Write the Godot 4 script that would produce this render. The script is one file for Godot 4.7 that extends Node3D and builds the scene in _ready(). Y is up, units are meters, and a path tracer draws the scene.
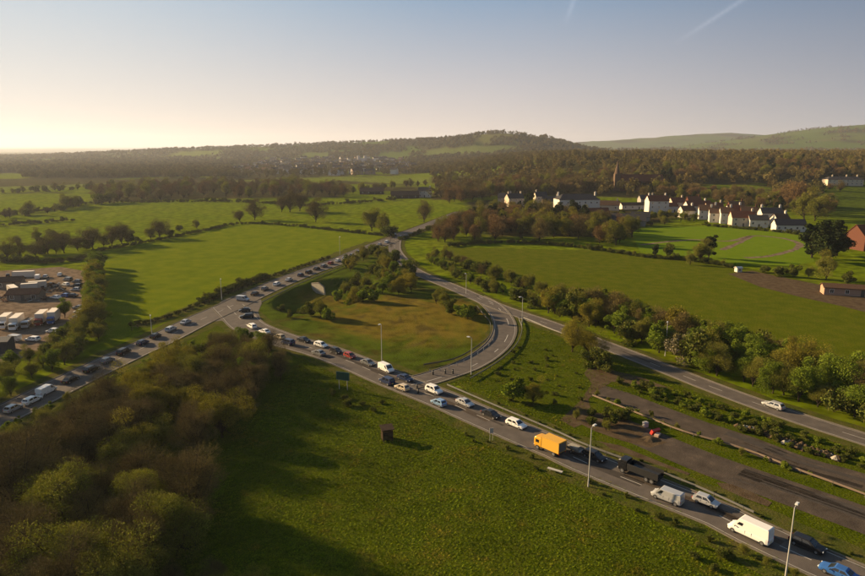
extends Node3D
# A traffic queue at a rural road junction on a spring evening, seen from the air. x is east, -z is ahead, y is up, metres.

class Shape:
	var v := PackedVector3Array()
	var n := PackedVector3Array()
	var c := PackedColorArray()
	func tri(a: Vector3, b: Vector3, d: Vector3, col := Color.WHITE) -> void:
		var nn := (d - a).cross(b - a).normalized()
		v.append(a); v.append(b); v.append(d)
		n.append(nn); n.append(nn); n.append(nn)
		c.append(col); c.append(col); c.append(col)
	func quad(a: Vector3, b: Vector3, d: Vector3, e: Vector3, col := Color.WHITE) -> void:
		tri(a, b, d, col); tri(a, d, e, col)
	func box(mid: Vector3, size: Vector3, turn := Basis.IDENTITY, col := Color.WHITE) -> void:
		var p := []
		for k in 8:
			p.append(mid + turn * (Vector3((k & 1) - 0.5, ((k >> 1) & 1) - 0.5, ((k >> 2) & 1) - 0.5) * size))
		quad(p[0], p[1], p[3], p[2], col); quad(p[5], p[4], p[6], p[7], col)
		quad(p[4], p[0], p[2], p[6], col); quad(p[1], p[5], p[7], p[3], col)
		quad(p[2], p[3], p[7], p[6], col); quad(p[4], p[5], p[1], p[0], col)
	func tube(a: Vector3, b: Vector3, ra: float, rb: float, sides := 6, col := Color.WHITE, caps := false) -> void:
		var w := (b - a).normalized()
		var u := w.cross(Vector3.RIGHT if absf(w.x) < 0.8 else Vector3.UP).normalized()
		var t := w.cross(u)
		for k in sides:
			var e0 := u * cos(TAU * k / sides) + t * sin(TAU * k / sides)
			var e1 := u * cos(TAU * (k + 1) / sides) + t * sin(TAU * (k + 1) / sides)
			var s := v.size()
			quad(a + e0 * ra, b + e0 * rb, b + e1 * rb, a + e1 * ra, col)
			for q in [[0, e0], [1, e0], [2, e1], [3, e0], [4, e1], [5, e1]]:
				n[s + q[0]] = q[1]
			if caps:
				tri(a, a + e0 * ra, a + e1 * ra, col); tri(b, b + e1 * rb, b + e0 * rb, col)
	func flip(k: int) -> void:
		var t := v[k + 1]
		v[k + 1] = v[k + 2]
		v[k + 2] = t
		for j in 3: n[k + j] = -n[k + j]
	func face_up() -> Shape:
		for k in range(0, n.size(), 3):
			if n[k].y < 0.0: flip(k)
		return self
	func mesh(m: Material = null) -> ArrayMesh:
		var arr := []
		arr.resize(Mesh.ARRAY_MAX)
		arr[Mesh.ARRAY_VERTEX] = v
		arr[Mesh.ARRAY_NORMAL] = n
		arr[Mesh.ARRAY_COLOR] = c
		var am := ArrayMesh.new()
		am.add_surface_from_arrays(Mesh.PRIMITIVE_TRIANGLES, arr)
		if m:
			am.surface_set_material(0, m)
		return am

var rng := RandomNumberGenerator.new()
var M := {}
var taken := {}
var noise := FastNoiseLite.new()

func numbered(called: String) -> String:
	var k: int = taken.get(called, 0)
	taken[called] = k + 1
	return called if k == 0 else "%s_%03d" % [called, k]

func tag(o: Node, label: String, category := "", group := "", kind := "") -> Node:
	if label: o.set_meta("label", label)
	if category: o.set_meta("category", category)
	if group: o.set_meta("group", group)
	if kind: o.set_meta("kind", kind)
	return o

func thing(called: String, label: String, category: String, at := Vector3.ZERO, turn := 0.0, group := "") -> Node3D:
	var o := Node3D.new()
	o.name = numbered(called)
	add_child(o)
	o.position = at
	o.rotation.y = turn
	tag(o, label, category, group)
	return o

func part(called: String, m: Mesh, parent: Node3D, mat: Material = null, at := Vector3.ZERO) -> MeshInstance3D:
	var o := MeshInstance3D.new()
	o.name = called if parent != self else numbered(called)
	o.mesh = m
	if mat: o.material_override = mat
	o.position = at
	parent.add_child(o, true)
	return o

func setting(called: String, m: Mesh, mat: Material = null) -> MeshInstance3D:
	var o := part(called, m, self, mat)
	o.set_meta("kind", "structure")
	return o

func lin(r: float, g: float, b: float) -> Color:
	return Color(r, g, b).linear_to_srgb()

func plain(col: Color, rough := 0.85, metal := 0.0) -> StandardMaterial3D:
	var m := StandardMaterial3D.new()
	m.albedo_color = col
	m.roughness = rough
	m.metallic = metal
	return m

func ramp_noise(seed_: int, freq: float, stops: Array, octaves := 4, size := 512, kind := FastNoiseLite.TYPE_SIMPLEX_SMOOTH) -> NoiseTexture2D:
	var f := FastNoiseLite.new()
	f.seed = seed_
	f.noise_type = kind
	f.frequency = freq
	f.fractal_octaves = octaves
	var t := NoiseTexture2D.new()
	t.width = size
	t.height = size
	t.seamless = true
	t.noise = f
	var g := Gradient.new()
	g.offsets = PackedFloat32Array(range(stops.size()).map(func(k): return float(k) / (stops.size() - 1)))
	g.colors = PackedColorArray(stops)
	t.color_ramp = g
	return t

# a surface with two scales of colour, tiled in world metres
func surface(seed_: int, stops: Array, tile: float, fine_tile: float, fine_low: float, relief := 0.0, rough := 0.95) -> StandardMaterial3D:
	var m := StandardMaterial3D.new()
	m.albedo_texture = ramp_noise(seed_, 0.014, stops, 5)
	m.uv1_triplanar = true
	m.uv1_world_triplanar = true
	m.uv1_scale = Vector3.ONE / tile
	m.detail_enabled = true
	m.detail_blend_mode = BaseMaterial3D.BLEND_MODE_MUL
	m.detail_albedo = ramp_noise(seed_ + 7, 0.03, [Color(fine_low, fine_low, fine_low), Color.WHITE], 4)
	m.detail_uv_layer = BaseMaterial3D.DETAIL_UV_2
	m.uv2_triplanar = true
	m.uv2_world_triplanar = true
	m.uv2_scale = Vector3.ONE / fine_tile
	m.roughness = rough
	m.metallic_specular = 0.0 if rough > 0.92 else 0.2
	if relief > 0.0:
		m.heightmap_enabled = true
		m.heightmap_texture = ramp_noise(seed_ + 3, 0.11, [Color.BLACK, Color.WHITE], 3)
		m.heightmap_scale = relief
	return m

func leafy(back: Color) -> StandardMaterial3D:
	var m := StandardMaterial3D.new()
	m.vertex_color_use_as_albedo = true
	m.roughness = 0.9
	m.metallic_specular = 0.08
	if back.r + back.g > 0.0:
		m.backlight_enabled = true
		m.backlight = back
	return m

static func S(a: float, b: float, t: float) -> float:
	return smoothstep(a, b, t)

# height of the land at x and distance d = -z
func land(x: float, z: float) -> float:
	var d := -z
	var h := 33.0 * S(560, 1050, d) * S(-60, 260, x) * (1.0 - 0.75 * S(1500, 2300, d))
	h += 84.0 * exp(-pow((x - 330) / 330, 2) - pow((d - 2700) / 420, 2)) + 40.0 * exp(-pow((x + 150) / 420, 2) - pow((d - 3000) / 500, 2))
	h += 66.0 * exp(-pow((d - 3500) / 600, 2)) * S(-2600, -600, x) * (1.0 - S(300, 1500, x))
	h += S(2600, 4300, d) * (40.0 + 165.0 * S(1500, 3100, x)) * S(700, 1500, x) * (1.0 - 0.5 * S(4600, 6000, d))
	h += 95.0 * exp(-pow((d - 6800) / 700, 2)) * S(600, 1700, x) * (1.0 - S(3000, 4200, x))
	return h

const HOLLOW := Vector2(-38, -230)
# the hollow inside the slip-road loop, below the bridge
func hollow(x: float, z: float) -> float:
	var q := Vector2(x, z) - HOLLOW
	q = q.rotated(-0.25)
	return -3.2 * (1.0 - S(0.72, 1.0, Vector2(q.x / 17.0, q.y / 32.0).length()))

func ground(p: Vector2) -> Vector3:
	return Vector3(p.x, land(p.x, p.y) + hollow(p.x, p.y), p.y)

func smooth_line(p: PackedVector2Array, step := 3.0) -> PackedVector2Array:
	var out := PackedVector2Array()
	for k in p.size() - 1:
		var a := p[maxi(k - 1, 0)]
		var d := p[mini(k + 2, p.size() - 1)]
		var m := maxi(1, int(p[k].distance_to(p[k + 1]) / step))
		for j in m:
			out.append(p[k].cubic_interpolate(p[k + 1], a, d, float(j) / m))
	out.append(p[p.size() - 1])
	return out

func normals_of(p: PackedVector2Array) -> PackedVector2Array:
	var out := PackedVector2Array()
	for k in p.size():
		var t := p[mini(k + 1, p.size() - 1)] - p[maxi(k - 1, 0)]
		out.append(Vector2(-t.y, t.x).normalized())
	return out

# a strip laid along a line from offset a to offset b across it, with frayed edges if asked
func strip(p: PackedVector2Array, wa: float, wb: float, y: float, fray := 0.0, into: Shape = null, w2 := -1.0) -> Shape:
	var s := into if into else Shape.new()
	var nn := normals_of(p)
	var L := PackedVector3Array()
	var R := PackedVector3Array()
	for k in p.size():
		var f := float(k) / (p.size() - 1)
		var g := lerpf(1.0, w2, f) if w2 > 0.0 else 1.0
		var a := p[k] + nn[k] * (wa * g + rng.randf_range(-fray, fray))
		var b := p[k] + nn[k] * (wb * g + rng.randf_range(-fray, fray))
		L.append(Vector3(a.x, y + land(a.x, a.y), a.y))
		R.append(Vector3(b.x, y + land(b.x, b.y), b.y))
	for k in p.size() - 1:
		s.quad(L[k], L[k + 1], R[k + 1], R[k])
	return s

func rail(p: PackedVector2Array, off: float, y: float, wide: float, high: float, into: Shape = null) -> Shape:
	var s := into if into else Shape.new()
	var nn := normals_of(p)
	for k in p.size() - 1:
		var a := p[k] + nn[k] * off
		var b := p[k + 1] + nn[k + 1] * off
		var A := Vector3(a.x, y, a.y)
		var B := Vector3(b.x, y, b.y)
		var na := Vector3(nn[k].x, 0, nn[k].y) * wide * 0.5
		var nb := Vector3(nn[k + 1].x, 0, nn[k + 1].y) * wide * 0.5
		var u := Vector3.UP * high
		s.quad(A - na + u, B - nb + u, B + nb + u, A + na + u)
		s.quad(A - na, B - nb, B - nb + u, A - na + u)
		s.quad(A + na + u, B + nb + u, B + nb, A + na)
	return s

func sheet(poly: PackedVector2Array, y: float) -> ArrayMesh:
	var s := Shape.new()
	var t := Geometry2D.triangulate_polygon(poly)
	for k in range(0, t.size(), 3):
		var p := []
		for j in 3:
			p.append(Vector3(poly[t[k + j]].x, y, poly[t[k + j]].y))
		s.tri(p[0], p[1], p[2])
	return s.face_up().mesh()

func sky_picture() -> ImageTexture:
	var w := 2048
	var h := 1024
	var im := Image.create(w, h, false, Image.FORMAT_RGBF)
	var sun := Vector3(-sin(SUN_TURN) * cos(SUN_UP), sin(SUN_UP), -cos(SUN_TURN) * cos(SUN_UP))
	var low := [Vector3(1.14, 0.98, 0.79), Vector3(1.12, 0.95, 0.77), Vector3(0.97, 0.80, 0.67), Vector3(0.58, 0.54, 0.52), Vector3(0.46, 0.46, 0.49)]
	var high := [Vector3(0.76, 0.88, 0.95), Vector3(0.52, 0.65, 0.77), Vector3(0.255, 0.40, 0.58), Vector3(0.12, 0.21, 0.35), Vector3(0.11, 0.19, 0.32)]
	var at := [0.0, 34.0, 66.0, 100.0, 180.0]
	var trails := [[24.26, 10.9, 19.48, 8.0, 0.16, 0.08], [11.64, 11.7, 11.0, 9.87, 0.10, 0.05]]
	for j in h:
		var up := PI * 0.5 - PI * (j + 0.5) / h
		var e := rad_to_deg(up)
		if e < -4.0:
			im.fill_rect(Rect2i(0, j, w, h - j), Color(0.12, 0.12, 0.08))
			break
		e = maxf(e, 0.0)
		var t := pow(clampf(e / 13.0, 0.0, 1.0), 0.85)
		var z := clampf((e - 13.0) / 50.0, 0.0, 1.0)
		for i in w:
			var az := wrapf(TAU * (i + 0.5) / w, -PI, PI)
			var dir := Vector3(sin(az) * cos(up), sin(up), -cos(az) * cos(up))
			var g := rad_to_deg(acos(clampf(dir.dot(sun), -1, 1)))
			var k := 0
			while k < 3 and g > at[k + 1]: k += 1
			var f: float = smoothstep(0.0, 1.0, (g - at[k]) / (at[k + 1] - at[k])) * 0.35 + 0.65 * (g - at[k]) / (at[k + 1] - at[k])
			var lo: Vector3 = low[k].lerp(low[k + 1], f)
			var hi: Vector3 = high[k].lerp(high[k + 1], f)
			var col := lo.lerp(hi, t).lerp(Vector3(0.11, 0.18, 0.29), z * 0.85)
			var azd := rad_to_deg(az)
			for tr in trails:   # faint vapour trails
				if azd > tr[2] - 0.8 and azd < tr[0] + 3.0 and e > tr[3] and e < tr[1] + 1.6:
					var q: float = (e - tr[3]) / (tr[1] - tr[3])
					var off: float = absf(azd - lerpf(tr[2], tr[0], q))
					col += Vector3(1.0, 0.95, 0.95) * (tr[4] * smoothstep(0.0, 0.6, q) * exp(-pow(off / 0.13, 2)) + 0.2 * tr[5] * exp(-pow(off / 0.3, 2)))
			im.set_pixel(i, j, Color(col.x, col.y, col.z))
	return ImageTexture.create_from_image(im)

const SUN_TURN := 1.117   # 64 degrees left of straight ahead
const SUN_UP := 0.30
const FOG := 0.00006

func _ready() -> void:
	rng.seed = 11
	noise.seed = 5
	noise.frequency = 1.0
	var cam := Camera3D.new()
	cam.name = "camera"
	cam.position = Vector3(0, 52, 0)
	cam.rotation_degrees = Vector3(-12.3, 0, 0)
	cam.fov = 48.46
	cam.near = 0.5
	cam.far = 20000
	add_child(cam)
	var env := Environment.new()
	env.background_mode = Environment.BG_SKY
	env.sky = Sky.new()
	var pano := PanoramaSkyMaterial.new()
	pano.panorama = sky_picture()
	env.sky.sky_material = pano
	env.background_energy_multiplier = 0.34
	env.tonemap_mode = Environment.TONE_MAPPER_LINEAR
	env.tonemap_exposure = 2.65
	env.volumetric_fog_enabled = true     # evening haze, brighter towards the sun
	env.volumetric_fog_density = FOG
	env.volumetric_fog_albedo = Color(0.90, 0.93, 1.0)
	env.volumetric_fog_anisotropy = 0.35
	env.volumetric_fog_length = 9000.0
	env.sdfgi_enabled = true
	env.ssao_enabled = true
	env.ssil_enabled = true
	var we := WorldEnvironment.new()
	we.name = "environment"
	we.environment = env
	add_child(we)
	var sun := DirectionalLight3D.new()
	sun.name = "sun"
	sun.light_energy = 1.6
	sun.light_angular_distance = 0.6
	sun.light_color = Color(1.0, 0.865, 0.655)
	sun.shadow_enabled = true
	sun.rotation = Vector3(-SUN_UP, SUN_TURN + PI, 0)
	add_child(sun)
	materials()
	make_land()
	make_roads()
	make_trees()
	make_village()
	make_traffic()
	make_street_furniture()
	make_yard()
	print("built ", get_child_count())

func materials() -> void:
	M.land = leafy(Color.BLACK)
	M.land.roughness = 0.95
	M.land.metallic_specular = 0.0
	M.rough_grass = surface(1, [lin(0.062, 0.084, 0.005), lin(0.092, 0.122, 0.006), lin(0.110, 0.138, 0.008), lin(0.135, 0.132, 0.018)], 46, 5.0, 0.45, 6.0)
	M.pasture = surface(2, [lin(0.122, 0.168, 0.004), lin(0.160, 0.202, 0.005), lin(0.205, 0.226, 0.009)], 70, 7.0, 0.6, 3.0)
	M.right_field = surface(3, [lin(0.090, 0.116, 0.006), lin(0.118, 0.142, 0.007), lin(0.152, 0.152, 0.015)], 50, 6.0, 0.55, 3.0)
	M.park = surface(4, [lin(0.120, 0.195, 0.008), lin(0.155, 0.215, 0.012)], 60, 7.0, 0.7, 2.0)
	M.island = surface(5, [Color(0.72, 0.72, 0.72), Color(0.9, 0.9, 0.88), Color(1, 1, 1)], 50, 5.0, 0.62, 5.0)
	M.island.vertex_color_use_as_albedo = true
	M.verge = surface(6, [lin(0.060, 0.085, 0.014), lin(0.110, 0.115, 0.024), lin(0.150, 0.125, 0.045)], 30, 3.0, 0.55, 4.0)
	M.asphalt = surface(8, [lin(0.105, 0.090, 0.080), lin(0.130, 0.112, 0.098), lin(0.160, 0.136, 0.118)], 24, 2.0, 0.75, 0.6, 0.85)
	M.old_asphalt = surface(9, [lin(0.078, 0.060, 0.047), lin(0.108, 0.085, 0.066), lin(0.128, 0.100, 0.078), lin(0.185, 0.140, 0.102)], 26, 2.2, 0.5, 1.0, 0.9)
	M.dirt = surface(10, [lin(0.085, 0.058, 0.035), lin(0.125, 0.090, 0.055), lin(0.165, 0.122, 0.078)], 22, 2.5, 0.6, 3.0)
	M.yard = surface(12, [lin(0.12, 0.09, 0.065), lin(0.22, 0.165, 0.12), lin(0.30, 0.23, 0.17)], 26, 3.0, 0.65, 2.0)
	M.kerb = surface(14, [lin(0.15, 0.135, 0.11), lin(0.24, 0.21, 0.175)], 9, 1.2, 0.7)
	M.concrete = surface(15, [lin(0.34, 0.31, 0.25), lin(0.48, 0.44, 0.36)], 7, 0.9, 0.75)
	M.paint = plain(lin(0.36, 0.34, 0.31))
	M.steel = plain(lin(0.22, 0.215, 0.20), 0.5, 0.6)
	M.dark_steel = plain(lin(0.06, 0.06, 0.06), 0.6, 0.3)
	M.pole = plain(lin(0.40, 0.39, 0.36), 0.6, 0.2)
	M.glass = plain(lin(0.012, 0.014, 0.017), 0.08)
	M.glass.metallic_specular = 0.6
	M.tyre = plain(lin(0.012, 0.012, 0.012), 0.9)
	M.rim = plain(lin(0.35, 0.35, 0.36), 0.35, 0.7)
	M.head = plain(lin(0.75, 0.75, 0.72), 0.15)
	M.tail = plain(lin(0.45, 0.02, 0.015), 0.25)
	M.trim = plain(lin(0.02, 0.02, 0.021), 0.7)
	M.bark = surface(16, [lin(0.055, 0.042, 0.03), lin(0.10, 0.08, 0.06)], 3, 0.5, 0.6)
	M.leaf = leafy(Color(0.62, 0.66, 0.3))
	M.twig = leafy(Color.BLACK)
	M.needle = leafy(Color(0.25, 0.3, 0.15))
	M.wood = surface(17, [lin(0.05, 0.038, 0.026), lin(0.11, 0.082, 0.055)], 2.5, 0.5, 0.6)

func axis_marks(fine_from: float, fine_to: float, step: float, grow: float, low: float, high: float) -> PackedFloat32Array:
	var a := PackedFloat32Array()
	var v := fine_from
	var s := step
	var below := []
	while v > low:
		s *= 1.0 + grow
		v -= s
		below.append(v)
	below.reverse()
	a.append_array(PackedFloat32Array(below))
	v = fine_from
	while v < fine_to:
		a.append(v)
		v += step
	s = step
	while v < high:
		a.append(v)
		s *= 1.0 + grow
		v += s
	a.append(v)
	return a

var cells := FastNoiseLite.new()
var wooded_country := PackedVector2Array()
var wood_spots := []      # polygons of woodland, coloured as woodland floor
var open_spots := []      # polygons of far fields

func inside(p: Vector2, poly: PackedVector2Array) -> bool:
	return Geometry2D.is_point_in_polygon(p, poly)

func wooded(x: float, z: float) -> float:
	var d := -z
	var v := noise.get_noise_2d(x * 0.0032, z * 0.0019) + 0.45 * noise.get_noise_2d(x * 0.011 + 9, z * 0.006)
	if x > 800.0 and d > 2300.0: v -= 0.26   # open downland
	return v + (0.22 if inside(Vector2(x, z), wooded_country) else 0.0)   # a thickly wooded parish

func land_colour(x: float, z: float) -> Color:
	var d := -z
	var p := Vector2(x, z)
	var k := noise.get_noise_2d(x * 0.03, z * 0.03)
	var k2 := noise.get_noise_2d(x * 0.15, z * 0.15)
	var green := Color(0.136, 0.192, 0.006).lerp(Color(0.168, 0.204, 0.010), 0.5 + k) * (0.92 + 0.16 * k2)
	var scrub := Color(0.085, 0.068, 0.030).lerp(Color(0.070, 0.072, 0.022), 0.5 + 0.8 * k) * (0.9 + 0.3 * k2)
	for o in open_spots:
		if inside(p, o[0]): return o[1] * (0.92 + 0.16 * k2 + 0.15 * k)
	for w in wood_spots:
		if inside(p, w): return scrub
	if d < 760: return green
	if d > 1500:
		var cell := cells.get_noise_2d(x * 0.8, z * 0.5)
		green = Color(0.100, 0.145, 0.02).lerp(Color(0.145, 0.135, 0.05), clampf(cell * 1.2, 0, 1))
	return green.lerp(scrub, S(-0.04, 0.04, wooded(x, z)))

func make_land() -> void:
	cells.noise_type = FastNoiseLite.TYPE_CELLULAR
	cells.cellular_return_type = FastNoiseLite.RETURN_CELL_VALUE
	cells.frequency = 0.004
	wooded_country = PackedVector2Array([Vector2(-9000, -1000), Vector2(-250, -980), Vector2(-60, -1250), Vector2(700, -1500), Vector2(900, -1800), Vector2(800, -3600), Vector2(600, -9900), Vector2(-9000, -9900)])
	wood_spots = [
		PackedVector2Array([Vector2(-2.6, -661.6), Vector2(72.5, -692.3), Vector2(134.2, -678.6), Vector2(210.6, -654.2), Vector2(255.2, -638.3), Vector2(306.1, -740.4), Vector2(388.2, -755.9), Vector2(334.5, -638.3), Vector2(384, -638.3), Vector2(470.8, -787.7), Vector2(568, -787.7), Vector2(2286.5, -3201.6), Vector2(1254.2, -3956.8), Vector2(181.6, -1101.5), Vector2(12.4, -1072.2)]),
		PackedVector2Array([Vector2(-329.8, -628.8), Vector2(-245.1, -679.3), Vector2(-101.5, -707.4), Vector2(-103.2, -828.7), Vector2(-223.9, -1095.3), Vector2(-359, -1095.3), Vector2(-423.4, -970.3), Vector2(-448.2, -871.7)]),
		PackedVector2Array([Vector2(37, -635.3), Vector2(69.3, -661.9), Vector2(198.8, -616.3), Vector2(238.9, -573.8), Vector2(203.2, -505.6), Vector2(139, -427.5), Vector2(123.5, -378.7), Vector2(76.7, -382.6), Vector2(28.9, -387.3)]),
	]
	open_spots = [
		[PackedVector2Array([Vector2(267.8, -644.9), Vector2(329.5, -638.3), Vector2(380.5, -740.4), Vector2(323.3, -740.4)]), Color(0.13, 0.16, 0.02)],
		[PackedVector2Array([Vector2(297.1, -497.4), Vector2(333.9, -456.4), Vector2(556.8, -771.6), Vector2(468.5, -779.6)]), Color(0.085, 0.12, 0.012)],
		[PackedVector2Array([Vector2(-577.6, -789.3), Vector2(-460, -894.9), Vector2(-464.5, -1028.9), Vector2(-542.8, -943.2), Vector2(-637, -871.7)]), Color(0.15, 0.19, 0.03)],
		[PackedVector2Array([Vector2(-1180.9, -2634.6), Vector2(-944.3, -2904.5), Vector2(-1025.4, -3189.3), Vector2(-1210.5, -3136.7)]), Color(0.17, 0.21, 0.03)],
		[PackedVector2Array([Vector2(-361.3, -1028.9), Vector2(-173.2, -1095.3), Vector2(-3.6, -928.6), Vector2(-4.4, -1150.3), Vector2(-194.8, -1233.8)]), Color(0.17, 0.21, 0.03)],
		[PackedVector2Array([Vector2(-114.5, -2299.9), Vector2(309, -2312), Vector2(318.4, -2385.5), Vector2(-9.7, -2544.8)]), Color(0.14, 0.17, 0.04)],
		[PackedVector2Array([Vector2(58.5, -1012.5), Vector2(129.8, -964.8), Vector2(136.6, -1078.3), Vector2(68.6, -1190)]), Color(0.17, 0.2, 0.03)],
		[PackedVector2Array([Vector2(432.6, -2217.9), Vector2(1010.8, -3186.2), Vector2(1114.8, -3515.6), Vector2(444, -2277.7)]), Color(0.22, 0.19, 0.09)],
	]
	var xs := axis_marks(-260, 260, 9.0, 0.035, -9000, 9000)
	var zs := axis_marks(-640, 30, 9.0, 0.025, -9500, 900)
	var s := Shape.new()
	var vv := PackedVector3Array()
	var cc := PackedColorArray()
	var nn := PackedVector3Array()
	var ii := PackedInt32Array()
	for z in zs:
		for x in xs:
			var h := land(x, z)
			var far := S(1500, 2600, -z)
			h += far * (9.0 * noise.get_noise_2d(x * 0.004, z * 0.004) + 3.0 * noise.get_noise_2d(x * 0.02, z * 0.02))
			if Vector2(x, z).distance_to(HOLLOW) < 42.0: h -= 4.5
			var e := 12.0
			nn.append(Vector3(land(x - e, z) - land(x + e, z), 2 * e, land(x, z - e) - land(x, z + e)).normalized())
			vv.append(Vector3(x, h - 0.06, z))
			cc.append(land_colour(x, z))
	var w := xs.size()
	for j in zs.size() - 1:
		for i in w - 1:
			var a := j * w + i
			ii.append_array(PackedInt32Array([a, a + 1, a + w + 1, a, a + w + 1, a + w]))
	var arr := []
	arr.resize(Mesh.ARRAY_MAX)
	arr[Mesh.ARRAY_VERTEX] = vv
	arr[Mesh.ARRAY_NORMAL] = nn
	arr[Mesh.ARRAY_COLOR] = cc
	arr[Mesh.ARRAY_INDEX] = ii
	var am := ArrayMesh.new()
	am.add_surface_from_arrays(Mesh.PRIMITIVE_TRIANGLES, arr)
	M.land.detail_enabled = true
	M.land.detail_blend_mode = BaseMaterial3D.BLEND_MODE_MUL
	M.land.detail_albedo = ramp_noise(31, 0.02, [Color(0.62, 0.62, 0.62), Color.WHITE], 5)
	M.land.detail_uv_layer = BaseMaterial3D.DETAIL_UV_2
	M.land.uv2_triplanar = true
	M.land.uv2_world_triplanar = true
	M.land.uv2_scale = Vector3.ONE / 70.0
	setting("terrain", am, M.land)
	setting("rough_meadow", sheet(PackedVector2Array([Vector2(-114.8, -97.2), Vector2(-89.3, -107.4), Vector2(-84, -122), Vector2(-82.1, -136.9), Vector2(-77.5, -155.8), Vector2(-71.2, -180.9), Vector2(-62.5, -196.9), Vector2(-40.9, -167.9), Vector2(-18.8, -147.7), Vector2(2.4, -125.3), Vector2(22.2, -102.6), Vector2(37.1, -86.7), Vector2(43.9, -78.5), Vector2(51.8, -68), Vector2(57.1, -59.6), Vector2(37.4, -35.1), Vector2(-51.9, -35.1)]), 0.0), M.rough_grass)
	setting("hay_field", sheet(PackedVector2Array([Vector2(-156.1, -296.1), Vector2(-152.8, -343), Vector2(-130.5, -444.4), Vector2(-88.8, -427.5), Vector2(-29.3, -384.9), Vector2(-44.6, -322.4), Vector2(-60, -264.7), Vector2(-71.4, -225.3), Vector2(-82, -189.6), Vector2(-86.6, -174.9), Vector2(-89, -166.2), Vector2(-115.9, -211.6)]), 0.0), M.pasture)
	setting("long_field", sheet(PackedVector2Array([Vector2(7.3, -343), Vector2(87.1, -329.1), Vector2(126.6, -298.6), Vector2(145.7, -271.4), Vector2(155, -223.4), Vector2(159.2, -186.4), Vector2(103.4, -117.1), Vector2(105, -147.7), Vector2(79.3, -182.9), Vector2(58.8, -218.8), Vector2(27.5, -256), Vector2(-0.2, -301.7)]), 0.0), M.right_field)
	setting("bare_ground", sheet(PackedVector2Array([Vector2(125.5, -266.9), Vector2(139, -273.6), Vector2(145.9, -256), Vector2(152.1, -242.5), Vector2(156.3, -217.4), Vector2(142.3, -196.9), Vector2(137.8, -210.2), Vector2(131.7, -223.4), Vector2(125.9, -240.4)]), 0.02), M.dirt)
	setting("park_lawn", sheet(PackedVector2Array([Vector2(130.7, -422.2), Vector2(187.3, -439), Vector2(213.8, -416.2), Vector2(224.9, -387.3), Vector2(179.5, -296.1), Vector2(161.9, -285.3), Vector2(133.6, -293.1), Vector2(106.8, -325.7)]), 0.0), M.park)
	setting("scrub_bank", sheet(PackedVector2Array([Vector2(3.6, -140.5), Vector2(17.3, -156.8), Vector2(25.2, -186.4), Vector2(32.3, -185.2), Vector2(44.8, -163.7), Vector2(62.1, -129.1), Vector2(71, -115.3), Vector2(77.7, -106.3), Vector2(86, -95.5), Vector2(57.1, -59.6), Vector2(51.8, -68), Vector2(43.9, -78.5), Vector2(37.1, -86.7), Vector2(22.2, -102.6)]), 0.0), M.rough_grass)
	setting("worn_verge", sheet(PackedVector2Array([Vector2(45.2, -93), Vector2(47.2, -92.6), Vector2(49.3, -90.3), Vector2(51, -87.1), Vector2(49.8, -85.9), Vector2(47.5, -88.3), Vector2(45.3, -91.1)]), 0.034), M.dirt)
	setting("worn_soil", sheet(PackedVector2Array([Vector2(28.8, -108.4), Vector2(33.6, -106), Vector2(38.6, -99.9), Vector2(42.2, -95.9), Vector2(41.1, -94.9), Vector2(36.9, -99.6), Vector2(31.7, -104.4), Vector2(28, -106.7)]), 0.034), M.dirt)
	setting("field_margin", strip(smooth_line(PackedVector2Array([Vector2(-87.2, -184), Vector2(-84, -194.4), Vector2(-79.1, -211.6), Vector2(-73.8, -233.5), Vector2(-62, -273.6), Vector2(-50.3, -310), Vector2(-34.5, -361.9)])), -3.5, 3.0, 0.012, 0.9).mesh(), M.verge)
	# worn tracks over the park lawn
	for t in [PackedVector2Array([Vector2(114.5, -350.1), Vector2(150, -370.2), Vector2(171.2, -365.6), Vector2(194.5, -387.3), Vector2(206.9, -378.7), Vector2(205.8, -357.4), Vector2(192.7, -336), Vector2(167.2, -313.2), Vector2(152.1, -307.4)]), PackedVector2Array([Vector2(194.5, -387.3), Vector2(172, -357.4), Vector2(152, -332.5)])]:
		setting("worn_track", strip(smooth_line(t), -1.6, 1.6, 0.02, 0.5).mesh(), M.yard)
	# the ground inside the loop, dipping below the bridge
	var edge := smooth_line(PackedVector2Array([Vector2(-63.3, -223.4), Vector2(-58.7, -246), Vector2(-52, -269.1), Vector2(-42.2, -304.2), Vector2(-28.4, -343), Vector2(-15.3, -296.1), Vector2(-5.3, -266.9), Vector2(8.1, -236.9), Vector2(18, -212.9), Vector2(22.5, -194.4), Vector2(19.3, -170.8), Vector2(13.8, -157.5), Vector2(8.2, -149), Vector2(1.8, -142.1), Vector2(-7.4, -138.7), Vector2(-19.2, -150.6), Vector2(-29.6, -160.9), Vector2(-41.3, -169.7), Vector2(-54.4, -184), Vector2(-59.5, -204.5), Vector2(-63.3, -223.4)]), 4.0)
	var mid := Vector2(-20, -215)
	var isl := Shape.new()
	var rings := 34
	for k in edge.size() - 1:
		for r in rings:
			var q := []
			for c in [[k, r], [k + 1, r], [k + 1, r + 1], [k, r + 1]]:
				var p: Vector2 = mid.lerp(edge[c[0]], float(c[1]) / rings)
				q.append(Vector3(p.x, hollow(p.x, p.y) + 0.03 * sin(p.x) * sin(p.y * 1.3) * (1.0 if c[1] < rings else 0.0), p.y))
			isl.quad(q[0], q[1], q[2], q[3])
	isl.face_up()
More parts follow.
